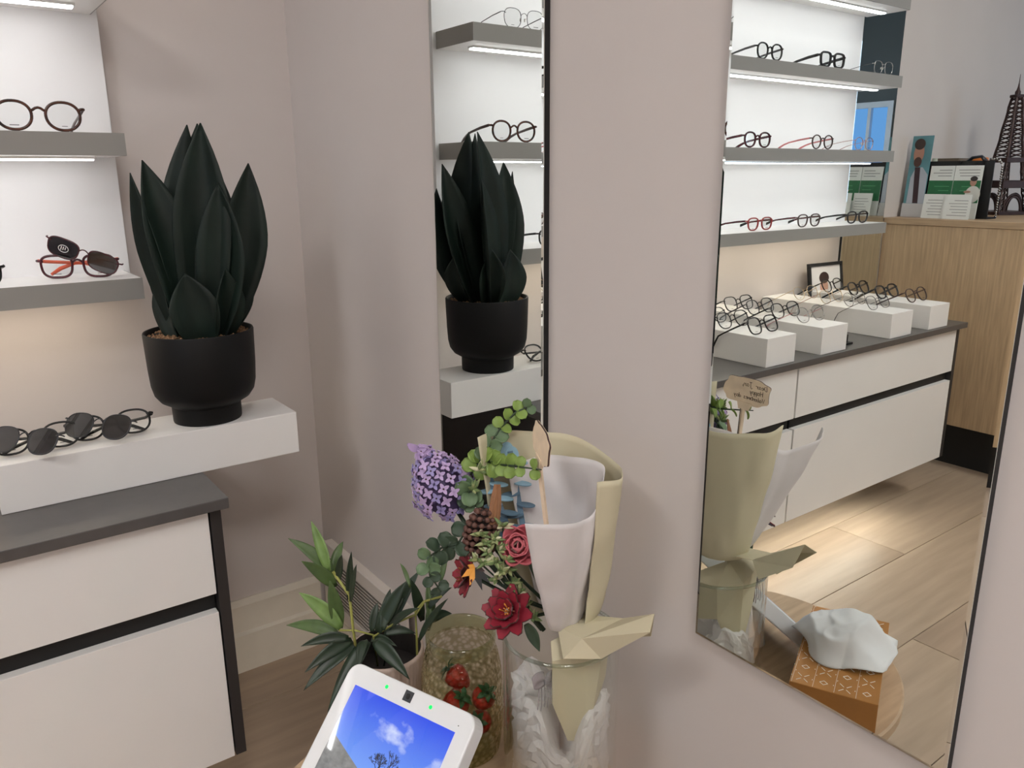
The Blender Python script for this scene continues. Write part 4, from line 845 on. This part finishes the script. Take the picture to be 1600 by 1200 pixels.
nt.links.new(mx2.outputs[0], b.inputs['Emission Color']); b.inputs['Emission Strength'].default_value = 0.85; b.inputs['Base Color'].default_value = (0.01, 0.01, 0.012, 1); b.inputs['Roughness'].default_value = 0.05; b.inputs['Coat Weight'].default_value = 1.0; b.inputs['Coat Roughness'].default_value = 0.02; b.inputs['Coat IOR'].default_value = 1.8
SX0, SX1, SY0, SY1 = -0.0815, 0.0815, -0.145, -0.026
scr = MB().box(SX0, SX1, SY0, SY1, 0.0001, 0.0008).obj('screen', sm, di)
tm = MB(); random.seed(3)
def branch(x, y, a, L, d, r):
    x1, y1 = x + L * math.cos(a), y + L * math.sin(a); tm.tube([(x, y, 0.0009), (x1, y1, 0.0009)], (r, 0.00012), 4)
    if d:
        for k in range(3): branch(x1, y1, a + rnd(-.75, .75), L * rnd(.62, .85), d - 1, max(r * .6, 0.00018))
branch(0.006, -0.128, PI / 2 - .05, 0.016, 5, 0.0012)
tm.obj('picture_tree', emitter('tree_picture', (0.045, 0.045, 0.06), 1.0), scr)
for x_ in (-0.036, 0.036): MB().lathe([(0, 0.0009), (0.0022, 0.0007), (0.0025, 0)], 14, (x_, -0.0125, 0)).obj('status_light', MATS.get('green_led') or emitter('green_led', (0.02, 1.0, 0.16), 1.1), di)
cw = MB().box(-0.0065, 0.0065, -0.0185, -0.0055, 0, 0.0006).obj('camera_window', mat('sensor_dark', rgb(62, 64, 68), 0.2), di)
MB().lathe([(0, 0.0012), (0.003, 0.001), (0.0034, 0.0006)], 20, (0, -0.012, 0)).obj('camera_eye', BLACK, cw)
MB().lathe([(0, 0.0003), (0.0007, 0.0003), (0.0007, 0)], 8, (0.082, -0.018, 0)).obj('microphone_hole', BLACK, di)
# rear foot: rounded wedge carrying the casing
fo_ = MB(); iv = di.matrix_basis.inverted()
mid = dorg + dv * 0.105 - dz_ * (DT + 0.001)
base_c = Vector((mid.x + 0.004, mid.y, TZ + 0.001))
fo_.tube([iv @ (mid + du * 0.0 + Vector((0, 0, 0.004))), iv @ (mid.lerp(base_c, .6)), iv @ base_c], [(0.020, 0.045), (0.026, 0.050), (0.034, 0.055)], 24, up=iv.to_3x3() @ du)
fo_.obj('rear_foot', DWH, di, smooth=True, auto=40)
# ------------------------------------------------------------------ framed photo card on the worktop
def frame_card(): 
    t = thing('framed_photo', 'small black framed portrait card leaning at the back of the worktop', 'picture frame', (-2.075, -0.075, CT + 0.0004), (math.radians(-9), 0, math.radians(4)))
    w_, h_ = 0.20, 0.185
    MB().box(-w_ / 2, w_ / 2, 0, 0.012, 0, 0.012).box(-w_ / 2, w_ / 2, 0, 0.012, h_ - 0.012, h_).box(-w_ / 2, -w_ / 2 + 0.012, 0, 0.012, 0.012, h_ - 0.012).box(w_ / 2 - 0.012, w_ / 2, 0, 0.012, 0.012, h_ - 0.012).obj('frame', BLACK, t, bevel=0.001)
    pc_ = MB().box(-w_ / 2 + 0.012, w_ / 2 - 0.012, 0.005, 0.010, 0.012, h_ - 0.012).obj('print', mat('print_pale', rgb(216, 214, 214), 0.4), t)
    def el(cx_, cz_, rx_, rz_, m_, y, nm): MB().prism([(cx_ + rx_ * math.cos(2 * PI * k / 24), cz_ + rz_ * math.sin(2 * PI * k / 24)) for k in range(24)], 0.0003, (0, y, 0), (1, 0, 0), (0, 0, 1)).obj(nm, m_, pc_)
    el(0.012, 0.035, 0.045, 0.030, mat('print_coat', rgb(70, 66, 74), 0.5), 0.0048, 'printed_shoulders')
    el(0.012, 0.095, 0.024, 0.034, mat('print_skin', rgb(196, 150, 132), 0.5), 0.0046, 'printed_face')
    el(0.010, 0.128, 0.029, 0.022, mat('print_hair', rgb(58, 40, 36), 0.5), 0.0044, 'printed_hair')
frame_card()
tag(MB().box(-0.02, 0.02, -0.012, 0.012, 0, 0.006).box(-0.004, 0.004, -0.004, 0.004, 0.006, 0.03).obj('sign_foot', BLACK, loc=(-1.560, -0.462, CT + 0.0002), bevel=0.001), 'small black sign foot standing between the second and third white boxes', 'stand')

# ------------------------------------------------------------------ oak reception desk with its clutter
DX, DZ = -2.541, 0.996
dk = thing('reception_desk', 'oak veneered reception desk with a recessed dark plinth', 'desk', (DX, -0.0015, 0))
MB().box(-0.022, 0, -1.9, -0.001, 0.185, DZ - 0.027).obj('front_panel', OAKF, dk)
MB().box(-0.95, 0.004, -1.904, 0.0, DZ - 0.026, DZ).obj('desk_top', OAKT, dk, bevel=0.002)
MB().box(-0.60, -0.0225, -1.9, -0.021, 0.185, DZ - 0.027).obj('body', OAKF, dk)
MB().box(-0.56, -0.07, -1.86, -0.022, 0.0, 0.184).obj('plinth', BLACK, dk)
DTZ = DZ + 0.0004
PW_, PGR = mat('leaflet_white', rgb(226, 228, 226), 0.5, var=0.02), mat('leaflet_green', rgb(30, 104, 62), 0.5, var=0.12, scale=30)
PTX = mat('leaflet_text', rgb(150, 152, 152), 0.6); PTG = mat('leaflet_text_green', rgb(76, 146, 100), 0.6)
def leaflet(name, label, loc, yaw, w_, h_, lean, kind, group=None, cat='leaflet'):
    """stands facing +X (towards the mirrors) in local terms: width along local x, front looks to local -y"""
    t = thing(name, label, cat, loc, (-lean, 0, yaw), group)
    card = MB().box(-w_ / 2, w_ / 2, 0, 0.004, 0, h_).obj('card', PW_, t)
    if kind == 'green':
        MB().box(-w_ / 2 + .0005, w_ / 2 - .0005, -0.0006, -0.0001, h_ * .30, h_ * .72).obj('green_band', PGR, card)
        m_ = MB()
        for k in range(4): m_.box(-w_ * .38, w_ * (.05 + .2 * random.random()), -0.0011, -0.0007, h_ * (.36 + .08 * k), h_ * (.375 + .08 * k))
        m_.obj('printed_text', PTG, card)
        m_ = MB()
        for k in range(3): m_.box(-w_ * .40, w_ * (.1 + .3 * random.random()), -0.0006, -0.0001, h_ * (.80 + .055 * k), h_ * (.815 + .055 * k))
        m_.obj('printed_lines', PTX, card)
    else:
        m_ = MB()
        for k in range(6): m_.box(-w_ * .40, w_ * (.1 + .3 * random.random()), -0.0006, -0.0001, h_ * (.14 + .12 * k), h_ * (.165 + .12 * k))
        m_.obj('printed_lines', PTX, card)
    return t
FX = PI / 2   # local -y looks along +X
def printed_person(parent, cx_, z0_, s, y, coat, skin, hair):
    def el(a, b, rx_, rz_, m_, yy, nm): MB().prism([(cx_ + a * s + rx_ * s * math.cos(2 * PI * k / 24), z0_ + b * s + rz_ * s * math.sin(2 * PI * k / 24)) for k in range(24)], 0.0003, (0, yy, 0), (1, 0, 0), (0, 0, 1)).obj(nm, m_, parent)
    el(0, .30, .30, .34, coat, y, 'printed_coat'); el(0.04, .80, .13, .17, skin, y - .0003, 'printed_face'); el(0.03, .93, .145, .10, hair, y - .0006, 'printed_hair'); el(.22, .40, .14, .05, skin, y - .0006, 'printed_hands')
desk_lab = 'deskgroup'
g1 = leaflet('green_leaflet', 'white leaflet with green band, left of the pair on the oak desk', (-2.640, -0.160, DTZ), FX, 0.095, 0.205, 0.10, 'green', 'green banded leaflets on the oak desk')
g2 = leaflet('green_leaflet', 'green banded leaflet picturing a person in white, on the oak desk', (-2.640, -0.262, DTZ), FX, 0.105, 0.205, 0.10, 'green', 'green banded leaflets on the oak desk')
printed_person(g2.children[0], -0.028, 0.066, 0.095, -0.0013, mat('print_white_coat', rgb(206, 206, 200), .5), mat('print_skin2', rgb(170, 130, 112), .5), mat('print_hair2', rgb(36, 30, 30), .5))
leaflet('white_leaflet', 'small plain white leaflet in front of the left green one', (-2.600, -0.165, DTZ), FX, 0.085, 0.095, 0.12, 'white', 'small white leaflets on the oak desk')
leaflet('white_leaflet', 'small plain white leaflet in front of the right green one', (-2.590, -0.262, DTZ), FX, 0.100, 0.095, 0.12, 'white', 'small white leaflets on the oak desk')
hd = thing('leaflet_holder', 'black leaflet rack behind the green leaflets', 'holder', (-2.672, -0.215, DTZ), (0, 0, FX))
MB().box(-0.13, 0.13, 0, 0.006, 0, 0.222).obj('back_plate', BLACK, hd); MB().box(-0.13, 0.13, 0.006, 0.08, 0, 0.006).obj('rack_base', BLACK, hd); MB().box(-0.008, 0.008, -0.008, -0.0001, 0.210, 0.222).obj('clip', BLACK, hd); MB().box(-0.092, -0.076, -0.008, -0.0001, 0.210, 0.222).obj('clip', BLACK, hd)
cb = thing('card_rack', 'dark rack of small cards between the portrait card and green leaflets', 'holder', (-2.665, -0.112, DTZ), (0, 0, FX))
for k in range(5): MB().box(-0.020, 0.020, 0.004 + 0.008 * k, 0.009 + 0.008 * k, 0.0, 0.10 + 0.022 * k).obj('card', mat('dark_cards_%d' % (k % 2), rgb(*((44, 40, 38), (110, 106, 98))[k % 2]), .5), cb)
MB().box(-0.022, 0.022, -0.006, 0.002, 0, 0.045).obj('front_label', PW_, cb)
MB().prism([(0.014 * math.cos(2 * PI * k / 20), 0.022 + 0.014 * math.sin(2 * PI * k / 20)) for k in range(20)], 0.0004, (0, -0.0064, 0), (1, 0, 0), (0, 0, 1)).obj('printed_disc', BLACK, cb)
pt = thing('portrait_card', 'tall portrait card of a bearded man in a white coat on the oak desk', 'picture', (-2.640, -0.062, DTZ), (math.radians(-5), 0, FX))
pcard = MB().box(-0.042, 0.042, 0, 0.004, 0.05, 0.325).obj('card', mat('portrait_back', rgb(92, 142, 152), .5, var=.25, scale=6), pt)
MB().box(-0.044, 0.044, -0.004, 0.05, 0, 0.055).obj('card_holder', mat('holder_white', rgb(196, 196, 198), .4), pt)
def pe_(cx_, cz_, rx_, rz_, c, y, nm): MB().prism([(cx_ + rx_ * math.cos(2 * PI * k / 28), cz_ + rz_ * math.sin(2 * PI * k / 28)) for k in range(28)], 0.0003, (0, y, 0), (1, 0, 0), (0, 0, 1)).obj(nm, mat('portrait_' + nm, rgb(*c), .5), pcard)
MB().prism([(-0.041, 0.056), (0.030, 0.056), (0.028, 0.16), (0.012, 0.20), (-0.016, 0.20), (-0.041, 0.17)], 0.0003, (0, -0.0003, 0), (1, 0, 0), (0, 0, 1)).obj('printed_coat', mat('portrait_coat', rgb(176, 182, 194), .5), pcard)
MB().prism([(-0.018, 0.056), (0.004, 0.056), (0.016, 0.20), (-0.006, 0.20)], 0.0003, (0, -0.0006, 0), (1, 0, 0), (0, 0, 1)).obj('printed_shirt', mat('portrait_shirt', rgb(56, 36, 42), .5), pcard)
pe_(0.008, 0.255, 0.021, 0.040, (176, 130, 112), -0.0009, 'face'); pe_(0.008, 0.221, 0.016, 0.020, (78, 54, 48), -0.0012, 'beard'); pe_(0.009, 0.292, 0.022, 0.022, (60, 44, 40), -0.0012, 'hair')
# things heaped behind the leaflets
tag(MB().lathe([(0, 0), (0.028, 0), (0.030, 0.004), (0.028, 0.19), (0.012, 0.215), (0.010, 0.235), (0, 0.236)], 20).obj('spray_bottle', mat('bottle_pale', rgb(182, 186, 170), .3), loc=(-2.735, -0.085, DTZ), smooth=True, auto=40), 'pale green bottle standing behind the card rack', 'bottle')
tag(MB().box(-0.05, 0.05, -0.045, 0.045, 0, 0.235).obj('card_carton', mat('carton_brown', rgb(112, 98, 84), .6), loc=(-2.825, -0.118, DTZ), bevel=0.002), 'brown carton standing behind the left green leaflet', 'box')
tag(MB().lathe([(0, 0), (0.026, 0), (0.034, 0.20), (0.036, 0.235), (0.032, 0.238), (0, 0.225)], 20).obj('orange_cup', mat('cup_orange', rgb(220, 130, 60), .35), loc=(-2.930, -0.172, DTZ), smooth=True, auto=40), 'orange cup standing behind the green leaflets', 'cup')
ph = thing('desk_phone', 'dark desk phone handset resting on its stand behind the leaflets', 'phone', (-2.800, -0.222, DTZ), (0, 0, FX + .1))
MB().add([(-0.04, -0.03, 0), (0.04, -0.03, 0), (0.04, 0.03, 0), (-0.04, 0.03, 0), (-0.04, -0.03, 0.20), (0.04, -0.03, 0.20), (0.04, 0.03, 0.225), (-0.04, 0.03, 0.225)], [(0, 3, 2, 1), (4, 5, 6, 7), (0, 1, 5, 4), (1, 2, 6, 5), (2, 3, 7, 6), (3, 0, 4, 7)]).obj('phone_body', mat('phone_grey', rgb(84, 90, 100), .4), ph, bevel=0.004)
MB().tube([(-0.036, 0.0, 0.222), (-0.018, 0.0, 0.240), (0.018, 0.0, 0.236), (0.038, 0.0, 0.218)], [(0.012, 0.008), (0.009, 0.006), (0.009, 0.006), (0.012, 0.008)], 10).obj('handset', mat('phone_dark', rgb(44, 48, 56), .35), ph, smooth=True)
tag(MB().prism(rrect(-0.045, 0.045, -0.09, 0.09, 0.010), 0.016, (0, 0, 0.008)).obj('black_card_terminal', BLACK, loc=(-2.615, -0.615, DTZ), bevel=0.003), 'flat black handheld device at the edge of the oak desk', 'device')
# silver bead chain hung beside the tower
ch = thing('bead_chain', 'string of silver beads standing up beside the tower model', 'chain', (-2.770, -0.335, DTZ))
bd = MB().lathe([(0, -0.005), (0.0036, -0.0036), (0.005, 0), (0.0036, 0.0036), (0, 0.005)], 10).mesh('bead', True); bd.materials.append(FR['silver'])
MB().tube([(0, 0, 0), (0, 0, 0.2), (0, 0.012, 0.228), (0, 0.05, 0.226)], 0.0012, 5).obj('wire', FR['silver'], ch)
for k in range(22): link('bead', bd, None, ch, (0, 0, 0.006 + 0.0092 * k))
for k in range(5): link('bead', bd, None, ch, (0, 0.006 + 0.0095 * k, 0.214 + 0.014 * min(1, k * .5)))

# lattice tower model
EIF = mat('tower_bronze', rgb(58, 38, 36), 0.45, 0.3, var=0.15, scale=40)
ex0, ey0 = -3.13, -0.203
ef = thing('tower_model', 'dark brown lattice tower model on the oak desk', 'model', (ex0, ey0, DTZ), (0, 0, 0.45))
EH = 0.545
def ew(z):  # half width of the tower outline at relative height z
    return lerp_tab([(0, .084, 0), (.10, .073, 0), (.20, .061, 0), (.26, .054, 0), (.36, .045, 0), (.42, .040, 0), (.60, .030, 0), (.80, .020, 0), (.93, .012, 0), (1.0, .006, 0)], z)[0]
def strip(z): h = ew(z); return h
levels = [i / 22 * 0.9 for i in range(23)]
corners = ((1, 1), (1, -1), (-1, -1), (-1, 1))
for cx_, cy_ in corners:
    m_ = MB()
    lw_ = lambda z: 0.020 * max(0, 1 - z / .5) + 0.003
    for a_, b_ in ((0, 0), (1, 0), (0, 1), (1, 1)):
        m_.tube([(cx_ * (ew(z) - a_ * lw_(z)), cy_ * (ew(z) - b_ * lw_(z)), z * EH) for z in levels], 0.0032, 5)
    for z, zn in zip(levels, levels[1:]):
        for fx in (0, 1):
            A = lambda zz, s: Vector((cx_ * (ew(zz) - s * lw_(zz)), cy_ * (ew(zz) - fx * lw_(zz)), zz * EH)); B = lambda zz, s: Vector((cx_ * (ew(zz) - fx * lw_(zz)), cy_ * (ew(zz) - s * lw_(zz)), zz * EH))
            for F in (A, B): m_.tube([F(z, 0), F(zn, 1)], 0.0020, 4); m_.tube([F(z, 1), F(zn, 0)], 0.0020, 4)
    m_.obj('lattice_leg', EIF, ef)
for zr, ov, th in ((.0, .006, .014), (.205, .010, .030), (.245, .008, .010), (.40, .008, .020), (.885, .006, .012)):
    h = ew(zr) + ov; o = MB().box(-h, h, -h, h, 0, th).obj('platform', EIF, ef, loc=(0, 0, zr * EH), bevel=0.002)
for k in range(4):
    m_ = MB(); R = 0.040; pts = [(R * math.cos(PI * i / 14), 0, 0.012 + 0.064 * math.sin(PI * i / 14)) for i in range(15)]
    m_.tube(pts, (0.006, 0.005), 6, up=(0, 1, 0)); m_.tube([(x_ * 1.18, 0, z_ * 1.12 + .002) for x_, y_, z_ in pts], (0.004, 0.003), 6, up=(0, 1, 0))
    o = m_.obj('arch', EIF, ef, loc=(0.062 * math.sin(k * PI / 2), -0.062 * math.cos(k * PI / 2), 0), rot=(0, 0, k * PI / 2))
m_ = MB()
for i in range(14):
    z, zn = .44 + .032 * i, .44 + .032 * (i + 1); a_, b_ = ew(z), ew(zn)
    for k in range(4):
        r = Matrix.Rotation(k * PI / 2, 3, 'Z'); m_.tube([r @ Vector((-a_, -a_, z * EH)), r @ Vector((b_, -b_, zn * EH))], 0.0024, 4); m_.tube([r @ Vector((a_, -a_, z * EH)), r @ Vector((-b_, -b_, zn * EH))], 0.0024, 4)
m_.obj('upper_lattice', EIF, ef)
MB().lathe([(0.011, 0), (0.011, 0.016), (0.007, 0.022), (0.004, 0.034), (0.002, 0.05), (0.0008, 0.085), (0, 0.086)], 12, (0, 0, 0.90 * EH)).obj('lantern_spire', EIF, ef, smooth=True, auto=40)

# ------------------------------------------------------------------ unseen ceiling panels added as fill light
CL = emitter('ceiling_fill_glow', (1.0, 0.975, 0.95), CEIL_FILL_STRENGTH)
for i, (x_, y_, l_) in enumerate(((-2.3, -1.95, 'unseen square ceiling panel added to light the right wall'), (-1.0, -2.85, 'unseen square ceiling panel added behind the camera to light the drawer fronts'))):
    t = thing('ceiling_fill_light', l_, 'fill light', (x_, y_, H), group='added ceiling fill panels')
    MB().box(-0.31, 0.31, -0.31, 0.31, -0.012, -0.0002).obj('housing', CEILM, t)
    MB().box(-0.295, 0.295, -0.295, 0.295, -0.014, -0.0122).obj('diffuser', CL, t)
